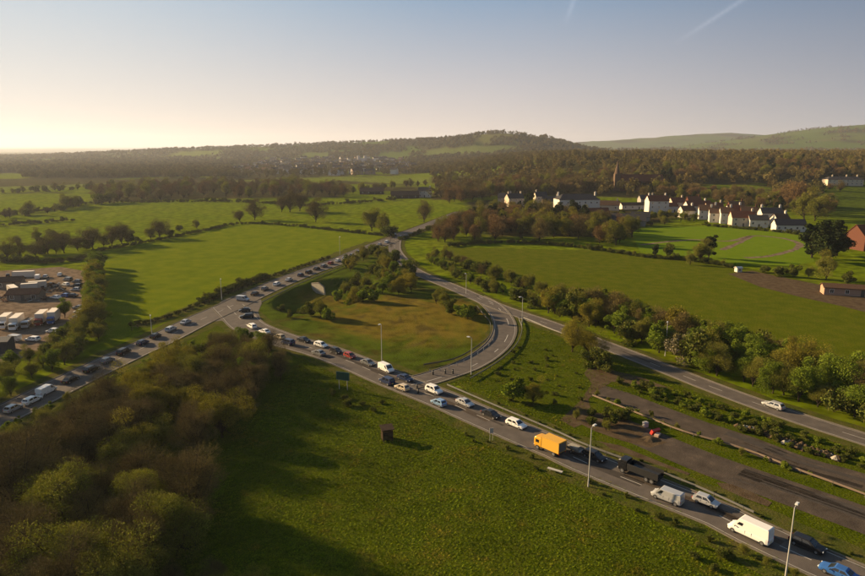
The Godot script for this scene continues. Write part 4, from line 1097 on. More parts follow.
func wheel_mesh(r: float, wide: float) -> Array:
	var t := Shape.new()
	t.tube(Vector3(-wide * 0.5, 0, 0), Vector3(wide * 0.5, 0, 0), r, r, 14, Color.WHITE, true)
	var q := Shape.new()
	q.tube(Vector3(-wide * 0.5 - 0.012, 0, 0), Vector3(wide * 0.5 + 0.012, 0, 0), r * 0.62, r * 0.62, 10, Color.WHITE, true)
	return [t.mesh(), q.mesh()]

func loft(s: Shape, st: Array) -> void:
	# stations: z, half width, floor, top
	var rings := []
	for q in st:
		var z: float = q[0]
		var w: float = q[1]
		var lo: float = q[2]
		var hi: float = q[3]
		rings.append([Vector3(-w * 0.86, lo, z), Vector3(-w, lerpf(lo, hi, 0.22), z), Vector3(-w, lerpf(lo, hi, 0.68), z), Vector3(-w * 0.96, lerpf(lo, hi, 0.93), z), Vector3(-w * 0.86, hi, z), Vector3(0, hi + 0.03, z), Vector3(w * 0.86, hi, z), Vector3(w * 0.96, lerpf(lo, hi, 0.93), z), Vector3(w, lerpf(lo, hi, 0.68), z), Vector3(w, lerpf(lo, hi, 0.22), z), Vector3(w * 0.86, lo, z)])
	for k in rings.size() - 1:
		for j in 10:
			s.quad(rings[k][j], rings[k + 1][j], rings[k + 1][j + 1], rings[k][j + 1])
	for e in [0, rings.size() - 1]:
		for j in range(1, 9): s.tri(rings[e][0], rings[e][j], rings[e][j + 1])
		s.tri(rings[e][0], rings[e][9], rings[e][10])

func fix_out(s: Shape, mid: Vector3) -> void:
	for k in range(0, s.n.size(), 3):
		var c := (s.v[k] + s.v[k + 1] + s.v[k + 2]) / 3.0
		if s.n[k].dot(c - mid) < 0.0: s.flip(k)

func car_meshes(kind: String) -> Dictionary:
	if vehicle_meshes.has(kind): return vehicle_meshes[kind]
	var q: Array = CARS[kind]
	var L: float = q[0]
	var w: float = q[1] * 0.5
	var H: float = q[2]
	var belt: float = q[3]
	var f := -L * 0.5
	var b := L * 0.5
	var d := {}
	var s := Shape.new()
	loft(s, [[f, w * 0.74, 0.3, belt * 0.62], [f + 0.1, w * 0.9, 0.22, belt * 0.75], [f + 0.35, w * 0.97, 0.2, belt * 0.84], [f + q[4], w, 0.2, belt * 0.97], [0, w, 0.2, belt], [b - 0.4, w * 0.99, 0.22, belt * (0.99 if q[7] > 0.3 else 1.0)], [b - 0.08, w * 0.93, 0.26, belt * 0.97], [b, w * 0.82, 0.34, belt * 0.86]])
	var z0: float = f + q[4]
	var z1: float = b - q[7] - 0.02
	var tw: float = w * (0.9 if kind.ends_with("van") else 0.77)
	var bw := w * 0.94
	var y0 := belt - 0.02
	var A := [Vector3(-bw, y0, z0), Vector3(bw, y0, z0), Vector3(bw, y0, z1), Vector3(-bw, y0, z1)]
	var ta: float = z0 + q[5]
	var tb: float = z1 - q[6]
	if kind == "pickup": tb = minf(tb, ta + 1.5)
	var T := [Vector3(-tw, H - 0.07, ta), Vector3(tw, H - 0.07, ta), Vector3(tw, H - 0.07, tb), Vector3(-tw, H - 0.07, tb)]
	for k in 4:
		s.quad(A[k], A[(k + 1) % 4], T[(k + 1) % 4], T[k])
	var R := []
	for k in 4: R.append(Vector3(T[k].x * 0.86, H, T[k].z + (0.14 if k < 2 else -0.14)))
	for k in 4: s.quad(T[k], T[(k + 1) % 4], R[(k + 1) % 4], R[k])
	s.quad(R[0], R[1], R[2], R[3])
	fix_out(s, Vector3(0, belt * 0.7, 0))
	d.body = s.mesh()
	s = Shape.new()
	pane(s, A[0], A[1], T[1], T[0], 0.06, 0.94, 0.08, 0.94)
	d.windscreen = s.mesh()
	var van: bool = kind.ends_with("van")
	d.side = []
	for e in [[A[1], A[2], T[2], T[1]], [A[0], A[3], T[3], T[0]]]:
		for u in ([[0.07, 0.24]] if van else [[0.12, 0.46], [0.5, 0.86]]):
			s = Shape.new()
			pane(s, e[0], e[1], e[2], e[3], u[0], u[1], (0.3 if kind == "high-roof van" else 0.12), (0.66 if kind == "high-roof van" else 0.88))
			d.side.append(s.mesh())
	s = Shape.new()
	pane(s, A[2], A[3], T[3], T[2], 0.08, 0.92, 0.2, 0.88)
	d.rear = s.mesh()
	d.lights = []
	for side in [-1.0, 1.0]:
		s = Shape.new()
		s.box(Vector3(w * 0.66 * side, belt * 0.66, f + 0.07), Vector3(0.34, 0.15, 0.12), Basis(Vector3.UP, 0.35 * side))
		d.lights.append(["headlight", s.mesh(), M.head])
		s = Shape.new()
		s.box(Vector3(w * 0.76 * side, belt * 0.8, b - 0.035), Vector3(0.2, 0.24, 0.08), Basis(Vector3.UP, -0.3 * side))
		d.lights.append(["tail_light", s.mesh(), M.tail])
		s = Shape.new()
		s.box(Vector3((w + 0.09) * side, belt + 0.06, z0 + 0.45), Vector3(0.2, 0.14, 0.1))
		d.lights.append(["wing_mirror", s.mesh(), M.trim])
	s = Shape.new()
	s.box(Vector3(0, 0.36, f + 0.03), Vector3(w * 1.5, 0.16, 0.1))
	d.lights.append(["grille", s.mesh(), M.trim])
	s = Shape.new()
	s.box(Vector3(0, 0.55, b + 0.005), Vector3(0.52, 0.11, 0.02))
	d.lights.append(["number_plate", s.mesh(), M.plate])
	var wr := 0.31 if H < 1.7 else 0.35
	d.wheel = wheel_mesh(wr, 0.22)
	d.wheels = []
	for z in [f + 0.85, b - 0.85]:
		for side in [-1.0, 1.0]: d.wheels.append(Vector3((w - 0.1) * side, wr, z))
	for side in [-1.0, 1.0]:
		s = Shape.new()
		s.box(Vector3((w - 0.01) * side, 0.28, 0), Vector3(0.05, 0.14, L * 0.5))
		d.lights.append(["sill", s.mesh(), M.trim])
		s = Shape.new()
		for z in [-0.35, 0.6]: s.box(Vector3((w * 0.985) * side, belt * 0.72, z), Vector3(0.05, belt * 0.4, 0.025))
		d.lights.append(["door_seam", s.mesh(), M.trim])
	if kind == "pickup":
		s = Shape.new()
		s.box(Vector3(0, belt + 0.01, b - 0.9), Vector3(w * 1.6, 0.03, 1.5))
		d.lights.append(["load_bed", s.mesh(), M.trim])
	vehicle_meshes[kind] = d
	return d

func wheels(o: Node3D, wm: Array, spots: Array) -> void:
	for p in spots:
		var t := part("wheel", wm[0], o, M.tyre, p)
		part("rim", wm[1], t, M.rim)

func car_paint(colour: String) -> Material:
	var key := "paint_" + colour
	if not M.has(key):
		var rgb: Array = {"white": [0.72, 0.70, 0.66], "silver": [0.42, 0.42, 0.42], "grey": [0.16, 0.165, 0.17], "black": [0.012, 0.012, 0.014], "dark blue": [0.018, 0.028, 0.07], "blue": [0.03, 0.10, 0.30], "light blue": [0.22, 0.34, 0.50], "red": [0.24, 0.03, 0.022], "cream": [0.50, 0.42, 0.30], "dark green": [0.014, 0.03, 0.02], "yellow": [0.62, 0.32, 0.03], "orange": [0.6, 0.2, 0.02]}[colour]
		var m := plain(lin(rgb[0], rgb[1], rgb[2]), 0.32, 0.3 if colour in ["silver", "grey", "light blue"] else 0.0)
		m.clearcoat_enabled = true
		m.metallic_specular = 0.3
		m.clearcoat = 0.25
		m.clearcoat_roughness = 0.12
		M[key] = m
	return M[key]

func car(kind: String, colour: String, at: Vector3, turn: float, label: String, group := "") -> Node3D:
	var d := car_meshes(kind)
	var o := thing(kind.replace(" ", "_").replace("-", "_"), label, "van" if kind.ends_with("van") else "car", at, turn, group)
	o.scale = Vector3.ONE * 0.93
	part("body", d.body, o, car_paint(colour))
	part("windscreen", d.windscreen, o, M.glass)
	for m in d.side: part("side_window", m, o, M.glass)
	if not kind.ends_with("van"): part("rear_window", d.rear, o, M.glass)
	for l in d.lights: part(l[0], l[1], o, l[2])
	wheels(o, d.wheel, d.wheels)
	return o

# a rigid lorry: cab, load (a box or an open bed), chassis, wheels
func lorry(at: Vector3, turn: float, cab: String, cargo: Color, L: float, tall: float, label: String, open := false, group := "") -> Node3D:
	var o := thing("box_lorry" if not open else "flatbed_lorry", label, "lorry", at, turn, group)
	o.scale = Vector3.ONE * 0.92
	var f := -L * 0.5
	var s := Shape.new()
	loft(s, [[f, 0.95, 0.5, 2.2], [f + 0.15, 1.08, 0.45, 2.35], [f + 0.5, 1.1, 0.45, 2.5], [f + 1.7, 1.1, 0.45, 2.5]])
	fix_out(s, Vector3(0, 1.4, f + 0.9))
	var cb := part("cab", s.mesh(), o, car_paint(cab))
	s = Shape.new()
	s.quad(Vector3(-0.98, 1.45, f + 0.02), Vector3(0.98, 1.45, f + 0.02), Vector3(0.92, 2.2, f + 0.09), Vector3(-0.92, 2.2, f + 0.09))
	for k in s.v.size(): s.v[k].z -= 0.09
	part("windscreen", s.mesh(), cb, M.glass)
	for side in [-1.0, 1.0]:
		s = Shape.new()
		s.box(Vector3(1.105 * side, 1.75, f + 0.9), Vector3(0.02, 0.6, 0.8))
		part("side_window", s.mesh(), cb, M.glass)
		s = Shape.new()
		s.box(Vector3(0.8 * side, 0.75, f - 0.02), Vector3(0.3, 0.18, 0.08))
		part("headlight", s.mesh(), cb, M.head)
	s = Shape.new()
	s.box(Vector3(0, 0.7, 0.2), Vector3(1.0, 0.3, L - 0.8))
	part("chassis", s.mesh(), o, M.trim)
	s = Shape.new()
	var z0 := f + 1.85
	var z1 := L * 0.5
	if open:
		s.box(Vector3(0, 1.0, (z0 + z1) * 0.5), Vector3(2.2, 0.2, z1 - z0))
		for side in [-1.0, 1.0]: s.box(Vector3(1.08 * side, 1.6, (z0 + z1) * 0.5), Vector3(0.06, 1.1, z1 - z0))
		s.box(Vector3(0, 1.6, z0), Vector3(2.2, 1.0, 0.08))
		s.box(Vector3(0, 1.35, (z0 + z1) * 0.5 + 0.2), Vector3(1.8, 0.7, z1 - z0 - 1.0))
	else:
		s.box(Vector3(0, (0.9 + tall) * 0.5, (z0 + z1) * 0.5), Vector3(2.3, tall - 0.96, z1 - z0 - 0.04))
		for side in [-1.0, 1.0]:
			for e in [0.93, tall - 0.03]: s.box(Vector3(1.14 * side, e, (z0 + z1) * 0.5), Vector3(0.1, 0.1, z1 - z0))
			for e in [z0, z1]: s.box(Vector3(1.14 * side, (0.9 + tall) * 0.5, e), Vector3(0.1, tall - 0.9, 0.1))
		s.box(Vector3(0, tall - 0.02, (z0 + z1) * 0.5), Vector3(2.2, 0.05, z1 - z0))
	var body := part("load_body", s.mesh(), o, plain(cargo, 0.55))
	if not open:
		s = Shape.new()
		for k in 9: s.box(Vector3(0, 1.15 + (tall - 1.5) * k / 8.0, z1 + 0.0), Vector3(2.06, (tall - 1.5) / 9.0, 0.05))
		part("rear_shutter", s.mesh(), body, M.steel)
		for side in [-1.0, 1.0]:
			s = Shape.new()
			s.box(Vector3(1.08 * side, 0.62, (z0 + z1) * 0.5 - 0.3), Vector3(0.05, 0.4, (z1 - z0) * 0.5))
			part("side_skirt", s.mesh(), body, M.trim)
			s = Shape.new()
			s.box(Vector3(0.95 * side, 0.75, z1 + 0.03), Vector3(0.26, 0.14, 0.06))
			part("tail_light", s.mesh(), body, M.tail)
	var sp := []
	for z in [f + 0.95, z1 - 1.1, z1 - 2.1] if L > 7.5 else [f + 0.95, z1 - 1.2]:
		for side in [-1.0, 1.0]: sp.append(Vector3(0.98 * side, 0.45, z))
	wheels(o, wheel_mesh(0.45, 0.3), sp)
	return o

func heading(road: String, p: Vector2, along: bool) -> float:
	var r: PackedVector2Array = roads[road]
	var best := 1e9
	var dir := Vector2(0, -1)
	for k in r.size() - 1:
		var d := p.distance_to((r[k] + r[k + 1]) * 0.5)
		if d < best:
			best = d
			dir = (r[k + 1] - r[k]).normalized()
	if not along: dir = -dir
	return atan2(-dir.x, -dir.y)

func queue(road: String, along: bool, where: String, group: String, cars: Array) -> void:
	for k in cars.size():
		var c: Array = cars[k]
		var p: Vector2 = c[2]
		var turn: float = c[3] if c.size() > 3 else heading(road, p, along)
		var near: Array = cars[k - 1] if k > 0 else cars[1]
		var label := "%s %s %s, next to the %s %s" % [c[1], c[0], where, near[1], near[0]]
		car(c[0], c[1], Vector3(p.x, 0.06, p.y), turn + rng.randf_range(-0.03, 0.03), label, group)

func make_traffic() -> void:
	M.plate = plain(lin(0.6, 0.5, 0.1))
	queue("through_road", true, "queuing past the thicket", "cars queuing towards the junction", [
		["hatchback", "silver", Vector2(-84.9, -121.5)], ["estate car", "white", Vector2(-83.7, -125.8)], ["panel van", "white", Vector2(-83.7, -130.8)], ["saloon", "black", Vector2(-82.5, -138.1)],
		["estate car", "black", Vector2(-81.4, -145.2)], ["hatchback", "grey", Vector2(-80.7, -151.5)], ["off-roader", "black", Vector2(-79.8, -158.2)], ["hatchback", "dark blue", Vector2(-78.6, -166.5)], ["hatchback", "black", Vector2(-77.7, -172.7)], ["estate car", "silver", Vector2(-76.3, -179.8)], ["saloon", "silver", Vector2(-74.9, -187.6)]])
	queue("through_road", true, "on the bridge road", "cars queuing beyond the junction", [
		["panel van", "silver", Vector2(-66.2, -217.4), -1.9], ["saloon", "black", Vector2(-64.5, -226.7)], ["hatchback", "grey", Vector2(-63, -235)], ["estate car", "white", Vector2(-60.5, -243.5)], ["saloon", "silver", Vector2(-57.6, -251.8)],
		["hatchback", "dark blue", Vector2(-54.8, -261.4)], ["estate car", "black", Vector2(-52.7, -268)], ["saloon", "black", Vector2(-50.7, -275.9)], ["estate car", "grey", Vector2(-48.6, -282.3)], ["hatchback", "red", Vector2(-46.6, -289.4)], ["hatchback", "white", Vector2(-44.4, -296.7)], ["saloon", "silver", Vector2(-42.2, -304.2)], ["hatchback", "grey", Vector2(-39.8, -312.5)], ["off-roader", "black", Vector2(-37.3, -321)], ["saloon", "white", Vector2(-34.6, -329.8)], ["estate car", "dark blue", Vector2(-31.9, -339.5)], ["hatchback", "silver", Vector2(-28.9, -348.7)], ["off-roader", "white", Vector2(-25.6, -357.4)], ["hatchback", "grey", Vector2(-18.8, -378.7)]])
	queue("junction_road", true, "turning at the junction", "cars turning at the junction", [
		["hatchback", "black", Vector2(-61.1, -202), 1.75], ["estate car", "black", Vector2(-58.3, -194.4), 1.85]])
	queue("junction_road", false, "in the near lane", "cars in the near lane of the queue", [
		["estate car", "white", Vector2(-53.5, -182.9)], ["saloon", "white", Vector2(-48.2, -177.1)], ["hatchback", "cream", Vector2(-42.7, -171.9)], ["off-roader", "dark blue", Vector2(-39.2, -166.5)],
		["saloon", "grey", Vector2(-29.3, -157.5)], ["off-roader", "dark blue", Vector2(-10.3, -136.9)], ["hatchback", "cream", Vector2(-6.7, -133.1)], ["hatchback", "light blue", Vector2(1.3, -124.5)], ["panel van", "silver", Vector2(35.5, -87.7)], ["high-roof van", "white", Vector2(43.5, -78.5)], ["saloon", "blue", Vector2(50.5, -70.2)]])
	queue("junction_road", true, "in the far lane", "cars in the far lane of the queue", [
		["saloon", "black", Vector2(-35.4, -169)], ["estate car", "white", Vector2(-29.9, -164.4)], ["hatchback", "black", Vector2(-25.1, -159.2)], ["hatchback", "red", Vector2(-21, -155.2)], ["saloon", "grey", Vector2(-15.9, -149.9)], ["panel van", "white", Vector2(-11.1, -145.2)], ["saloon", "dark blue", Vector2(-6.3, -139)],
		["off-roader", "white", Vector2(0.3, -131.4)], ["saloon", "silver", Vector2(6.7, -124.5)], ["saloon", "black", Vector2(11.6, -118.6)], ["estate car", "white", Vector2(16, -114)], ["estate car", "black", Vector2(27.7, -101)], ["hatchback", "silver", Vector2(40.9, -86.7)], ["estate car", "black", Vector2(49.9, -76)]])
	car("estate car", "silver", Vector3(Vector2(69.9, -123.1).x, 0.05, Vector2(69.9, -123.1).y), heading("bypass_road", Vector2(69.9, -123.1), false), "lone silver estate car driving on the empty bypass")
	var p := Vector2(20.5, -103.7)
	lorry(Vector3(p.x, 0.06, p.y), heading("junction_road", p, false), "yellow", lin(0.62, 0.33, 0.03), 6.0, 3.0, "bright yellow box lorry in the queue")
	p = Vector2(33.6, -94.9)
	lorry(Vector3(p.x, 0.06, p.y), heading("junction_road", p, true) + PI, "black", lin(0.012, 0.012, 0.013), 7.6, 2.4, "dark flatbed lorry with loaded bed beside the silver panel van", true)
	p = Vector2(-24, -387.3)
	lorry(Vector3(p.x, 0.06, p.y), heading("through_road", p, true), "white", lin(0.7, 0.68, 0.64), 7.4, 3.4, "white box lorry at the far end of the queue")
	# trailer towed behind the black estate car
	p = Vector2(25, -103.5)
	var t := thing("car_trailer", "low flat trailer with pale load behind the yellow lorry", "trailer", Vector3(p.x, 0.06, p.y), heading("junction_road", p, true))
	var s := Shape.new()
	s.box(Vector3(0, 0.62, 0), Vector3(1.7, 0.12, 3.0))
	for side in [-1.0, 1.0]: s.box(Vector3(0.85 * side, 0.8, 0), Vector3(0.05, 0.3, 3.0))
	part("bed", s.mesh(), t, M.steel)
	s = Shape.new()
	s.box(Vector3(0.1, 0.92, 0.2), Vector3(1.2, 0.45, 1.9), Basis(Vector3.UP, 0.1))
	part("load", s.mesh(), t, M.concrete)
	s = Shape.new()
	s.tube(Vector3(-0.4, 0.55, -1.5), Vector3(0, 0.5, -2.6), 0.04, 0.04)
	s.tube(Vector3(0.4, 0.55, -1.5), Vector3(0, 0.5, -2.6), 0.04, 0.04)
	part("drawbar", s.mesh(), t, M.steel)
	wheels(t, wheel_mesh(0.3, 0.2), [Vector3(-0.95, 0.3, 0.1), Vector3(0.95, 0.3, 0.1)])

# ---------- street furniture ----------
func lamp(p: Vector2, tall: float, arm: Vector2, label: String) -> void:
	var o := thing("street_lamp", label, "street lamp", Vector3(p.x, hollow(p.x, p.y), p.y), atan2(arm.x, arm.y), "tall street lamps of the junction")
	var s := Shape.new()
	s.tube(Vector3(0, -0.3, 0), Vector3(0, 1.4, 0), 0.13, 0.12, 8)
	s.tube(Vector3(0, 1.4, 0), Vector3(0, tall, 0), 0.10, 0.07, 8)
	part("pole", s.mesh(), o, M.pole)
	s = Shape.new()
	s.tube(Vector3(0, tall, 0), Vector3(0, tall + 0.12, 0.55), 0.05, 0.045, 6)
	part("arm", s.mesh(), o, M.pole)
	s = Shape.new()
	s.box(Vector3(0, tall + 0.16, 0.85), Vector3(0.34, 0.14, 0.75))
	s.box(Vector3(0, tall + 0.25, 0.8), Vector3(0.24, 0.08, 0.5))
	var ln := part("lantern", s.mesh(), o, M.lantern)
	s = Shape.new()
	s.box(Vector3(0, tall + 0.07, 0.9), Vector3(0.24, 0.05, 0.5))
	part("lens", s.mesh(), ln, M.head)

func barrier(pts: PackedVector2Array, label: String, mat: Material, posts_every := 3.2) -> void:
	var o := thing("crash_barrier", label, "barrier")
	var p := smooth_line(pts, 2.0)
	var s := Shape.new()
	rail(p, 0.0, 0.45, 0.08, 0.14, s)
	rail(p, 0.0, 0.62, 0.08, 0.14, s)
	rail(p, 0.03, 0.5, 0.03, 0.2, s)
	part("beam", s.mesh(), o, mat)
	var pm := Shape.new()
	pm.box(Vector3(0, 0.3, 0), Vector3(0.1, 0.9, 0.1))
	var m := pm.mesh()
	var run := 0.0
	for k in p.size() - 1:
		if run <= 0.0:
			part("post", m, o, M.dark_steel, Vector3(p[k].x, 0, p[k].y))
			run = posts_every
		run -= p[k].distance_to(p[k + 1])

func make_street_furniture() -> void:
	M.lantern = plain(lin(0.62, 0.62, 0.6), 0.4)
	lamp(Vector2(24.5, -91.7), 10.0, Vector2(1, -1), "tall grey street lamp on the meadow verge below the trailer")
	lamp(Vector2(43.9, -70.1), 9.5, Vector2(1, -1), "tall grey street lamp beside the white high-roof van")
	lamp(Vector2(9.1, -142.7), 9.0, Vector2(-1, -0.6), "tall grey street lamp on the outer edge of the slip road loop")
	lamp(Vector2(27, -186.4), 8.5, Vector2(-1, 0.3), "tall grey street lamp where the slip road leaves the bypass")
	lamp(Vector2(12.3, -228.6), 7.5, Vector2(-0.5, 1), "tall grey street lamp between bypass hedge and slip road")
	lamp(Vector2(-12.7, -152.8), 9.5, Vector2(-0.5, 1), "tall grey street lamp on the inner edge of the loop grassland")
	lamp(Vector2(59.7, -156.8), 9.0, Vector2(-0.5, 1), "tall grey street lamp in front of the bypass tree belt")
	lamp(Vector2(-79.7, -174.9), 6.0, Vector2(0.5, 1), "tall grey street lamp at the hay field verge by the black hatchback")
	lamp(Vector2(-74, -218.8), 7.5, Vector2(0.5, 1), "tall grey street lamp at the bend before the junction")
	lamp(Vector2(-46.3, -316.4), 9.0, Vector2(0.5, 1), "tall grey street lamp beside the bridge road")
	barrier(PackedVector2Array([Vector2(8.6, -138.7), Vector2(16.2, -150.6), Vector2(22.4, -164.4), Vector2(26.1, -179.8), Vector2(27, -193.2), Vector2(29.9, -189.6), Vector2(33.9, -180.9), Vector2(39.6, -170.8)]), "grey crash barrier round the outside of the slip road loop", M.steel)
	barrier(PackedVector2Array([Vector2(-2.1, -148.3), Vector2(5.4, -152.8), Vector2(11.5, -162.3), Vector2(15.9, -172.7), Vector2(17.4, -186.4), Vector2(16.3, -195.7), Vector2(14.9, -207.6)]), "grey crash barrier round the inside of the slip road loop", M.dark_steel)
	barrier(PackedVector2Array([Vector2(3.2, -134.9), Vector2(11.9, -124.2), Vector2(23.6, -110.1), Vector2(27.6, -104.8), Vector2(39.4, -93), Vector2(46.5, -83.6)]), "grey crash barrier along the farther edge of the queue", M.steel)
	barrier(PackedVector2Array([Vector2(34.1, -128.6), Vector2(42.2, -117.1), Vector2(46.7, -110.8), Vector2(54.5, -103.7), Vector2(60.2, -95.9), Vector2(65.9, -88.5), Vector2(70.1, -82.9)]), "rusty crash barrier between the two old carriageways", plain(lin(0.17, 0.12, 0.085), 0.7))
	barrier(PackedVector2Array([Vector2(-58.4, -212.9), Vector2(-54.7, -231.6), Vector2(-49.2, -253.9), Vector2(-39.5, -284.1)]), "grey parapet rail along the bridge road above the hollow", M.steel)
	# white marker posts along the inside of the loop
	var pm := Shape.new()
	pm.box(Vector3(0, 0.45, 0), Vector3(0.16, 0.9, 0.09))
	var cap := Shape.new()
	cap.box(Vector3(0, 0.92, 0), Vector3(0.17, 0.06, 0.1))
	for p in PackedVector2Array([Vector2(-0.6, -144.2), Vector2(1.8, -145.2), Vector2(4, -146.7), Vector2(6, -149), Vector2(7.8, -151.2), Vector2(9.7, -154.1), Vector2(11.7, -157.2), Vector2(13.5, -160.9), Vector2(15.2, -164.7), Vector2(16.7, -169.4)]):
		var o := thing("marker_post", "white marker post along the inside of the slip road loop", "post", Vector3(p.x, 0.04, p.y), 0.0, "marker posts of the loop")
		part("post_body", pm.mesh(), o, M.paint)
		part("reflector_cap", cap.mesh(), o, M.trim)
	# dark bollards where the loop meets the queue
	for p in PackedVector2Array([Vector2(0.1, -142.7), Vector2(3, -143.3), Vector2(4.8, -143.3), Vector2(-3.4, -133.7), Vector2(-3.1, -130.8)]):
		var o := thing("bollard", "dark bollard with pale band at the mouth of the slip road", "bollard", Vector3(p.x, 0.05, p.y), 0.0, "bollards at the slip road mouth")
		var s := Shape.new()
		s.tube(Vector3.ZERO, Vector3(0, 1.05, 0), 0.22, 0.18, 8, Color.WHITE, true)
		s.tube(Vector3(0, 1.05, 0), Vector3(0, 1.18, 0), 0.18, 0.06, 8, Color.WHITE, true)
		part("bollard_body", s.mesh(), o, M.trim)
		s = Shape.new()
		s.tube(Vector3(0, 0.8, 0), Vector3(0, 0.92, 0), 0.205, 0.2, 8)
		part("band", s.mesh(), o, M.paint)
	# green direction sign
	var q := Vector2(-19.7, -133.1)
	var g := thing("direction_sign", "large dark green direction sign on two posts beside the queue", "sign", Vector3(q.x, 0, q.y), -0.35)
	var s := Shape.new()
	s.box(Vector3(0, 3.2, 0), Vector3(3.2, 1.9, 0.08))
	var bd := part("board", s.mesh(), g, plain(lin(0.012, 0.07, 0.042), 0.5))
	s = Shape.new()
	for side in [-1.0, 1.0]:
		s.box(Vector3(0, 3.2 + 0.9 * side, 0.045), Vector3(3.1, 0.05, 0.02))
		s.box(Vector3(1.53 * side, 3.2, 0.045), Vector3(0.05, 1.75, 0.02))
	part("border", s.mesh(), bd, plain(lin(0.2, 0.25, 0.22)))
	for x in [-1.0, 1.0]:
		s = Shape.new()
		s.tube(Vector3(x, -0.3, -0.1), Vector3(x, 4.1, -0.1), 0.07, 0.07, 7, Color.WHITE, true)
		part("post", s.mesh(), g, M.pole)
	# small signs
	for e in [[Vector2(10.7, -107.9), "small white sign on a post at the meadow side of the queue", 0.9, 1.0], [Vector2(20.1, -96.2), "low white plank on trestles on the meadow verge below the yellow lorry", 2.6, 0.5]]:
		var o := thing("verge_sign" if e[2] < 2.0 else "trestle_plank", e[1], "sign" if e[2] < 2.0 else "plank", Vector3(e[0].x, 0, e[0].y), -0.6 if e[2] > 2.0 else 0.2)
		s = Shape.new()
		if e[2] < 2.0: s.box(Vector3(0, 2.0, 0), Vector3(0.75, 1.0, 0.06))
		else: s.box(Vector3(0, 0.5, 0), Vector3(2.6, 0.12, 0.5))
		part("panel", s.mesh(), o, M.paint)
		for x in [-0.25, 0.25] if e[2] < 2.0 else [-0.9, 0.9]:
			s = Shape.new()
			s.tube(Vector3(x, -0.2, -0.05), Vector3(x, 2.4 if e[2] < 2.0 else 0.45, -0.05), 0.04, 0.04, 6)
			part("leg", s.mesh(), o, M.pole)
	# concrete wing wall of the bridge in the hollow
	q = Vector2(-44.6, -243.1)
	var b := thing("bridge_wing_wall", "sunlit pale concrete wing wall below the bridge road in the hollow", "wall", Vector3(q.x, hollow(q.x, q.y) - 0.3, q.y), -0.72)
	b.scale = Vector3.ONE * 1.2
	s = Shape.new()
	var pr := [Vector3(-3.2, 0, 0), Vector3(-3.2, 3.0, 0), Vector3(0.5, 3.7, 0), Vector3(3.0, 2.6, 0), Vector3(3.4, 0, 0)]
	for z in [0.0, -0.5]:
		for k in 3: s.tri(pr[0] + Vector3(0, 0, z), pr[k + 1] + Vector3(0, 0, z), pr[k + 2] + Vector3(0, 0, z))
	for k in 4: s.quad(pr[k], pr[k + 1], pr[k + 1] - Vector3(0, 0, 0.5), pr[k] - Vector3(0, 0, 0.5))
	fix_out(s, Vector3(0, 1.5, -0.25))
	part("face", s.mesh(), b, M.concrete)
	s = Shape.new()
	for k in range(1, 3): s.tube(pr[k] + Vector3(0, 0.05, -0.25), pr[k + 1] + Vector3(0, 0.05, -0.25), 0.32, 0.32, 5, Color.WHITE, true)
	part("coping", s.mesh(), b, M.kerb)
	# wooden shelter in the meadow
	q = Vector2(-8.3, -108.4)
	var h := thing("field_shelter", "small weathered timber shelter standing alone in the meadow", "shelter", Vector3(q.x, 0, q.y), 0.3)
	h.scale = Vector3.ONE * 0.85
	for x in [-1.0, 1.0]:
		for z in [-0.9, 0.9]:
			s = Shape.new()
			s.box(Vector3(x, 1.3, z), Vector3(0.16, 2.9, 0.16))
			part("post", s.mesh(), h, M.wood)
	for k in 7:
		for z in [-0.95, 0.95]:
			s = Shape.new()
			s.box(Vector3(0, 0.45 + 0.27 * k, z), Vector3(2.3, 0.23, 0.05))
			part("board", s.mesh(), h, M.wood)
		for x in [-1.1, 1.1]:
			s = Shape.new()
			s.box(Vector3(x, 0.45 + 0.27 * k, 0), Vector3(0.05, 0.23, 1.8))
			part("board", s.mesh(), h, M.wood)
	s = Shape.new()
	s.box(Vector3(0, 2.85, 0), Vector3(2.8, 0.1, 2.5), Basis(Vector3.RIGHT, 0.12))
	part("roof", s.mesh(), h, surface(60, [lin(0.06, 0.045, 0.035), lin(0.11, 0.08, 0.06)], 2, 0.4, 0.7))
	# rubble bank along the old carriageway: lumps of stone and earth
	var rr := RandomNumberGenerator.new()
	rr.seed = 9
	var lumps := []
	for j in 4:
		var st := Shape.new()
		var vs := []
		for k in 7: vs.append(ball(rr) * rr.randf_range(0.4, 0.6))
		for k in 6:
			st.tri(Vector3(0, 0.5, 0), Vector3(cos(TAU * k / 6), rr.randf_range(-0.1, 0.2), sin(TAU * k / 6)) * 0.6, Vector3(cos(TAU * (k + 1) / 6), 0.05, sin(TAU * (k + 1) / 6)) * 0.6)
			st.tri(Vector3(0, -0.3, 0), Vector3(cos(TAU * k / 6), 0, sin(TAU * k / 6)) * 0.6, Vector3(cos(TAU * (k + 1) / 6), 0.05, sin(TAU * (k + 1) / 6)) * 0.6)
		lumps.append(st.mesh())
	var bank := smooth_line(PackedVector2Array([Vector2(58.8, -113), Vector2(62, -110.8), Vector2(63.8, -107.2), Vector2(66.4, -103.9), Vector2(69.2, -101)]), 0.5)
	for k in 210:
		var p := bank[rr.randi() % bank.size()] + Vector2(rr.randf_range(-0.8, 0.8), rr.randf_range(-0.8, 0.8))
		var o := part("rubble_stone", lumps[k % 4], self, M.dirt if k % 9 else M.concrete, Vector3(p.x, rr.randf_range(0.0, 0.35), p.y))
		o.scale = Vector3.ONE * rr.randf_range(0.5, 1.35)
		o.rotation.y = rr.randf() * TAU
		tag(o, "pale broken stone in the rubble bank along the old carriageway", "stone", "stones of the rubble bank")
	# dumped things on the disused carriageway
	q = Vector2(41.5, -110.8)
	var d := thing("road_barrier", "overturned red and white plastic barrier on the disused carriageway", "barrier", Vector3(q.x, 0.03, q.y), 0.5)
	s = Shape.new()
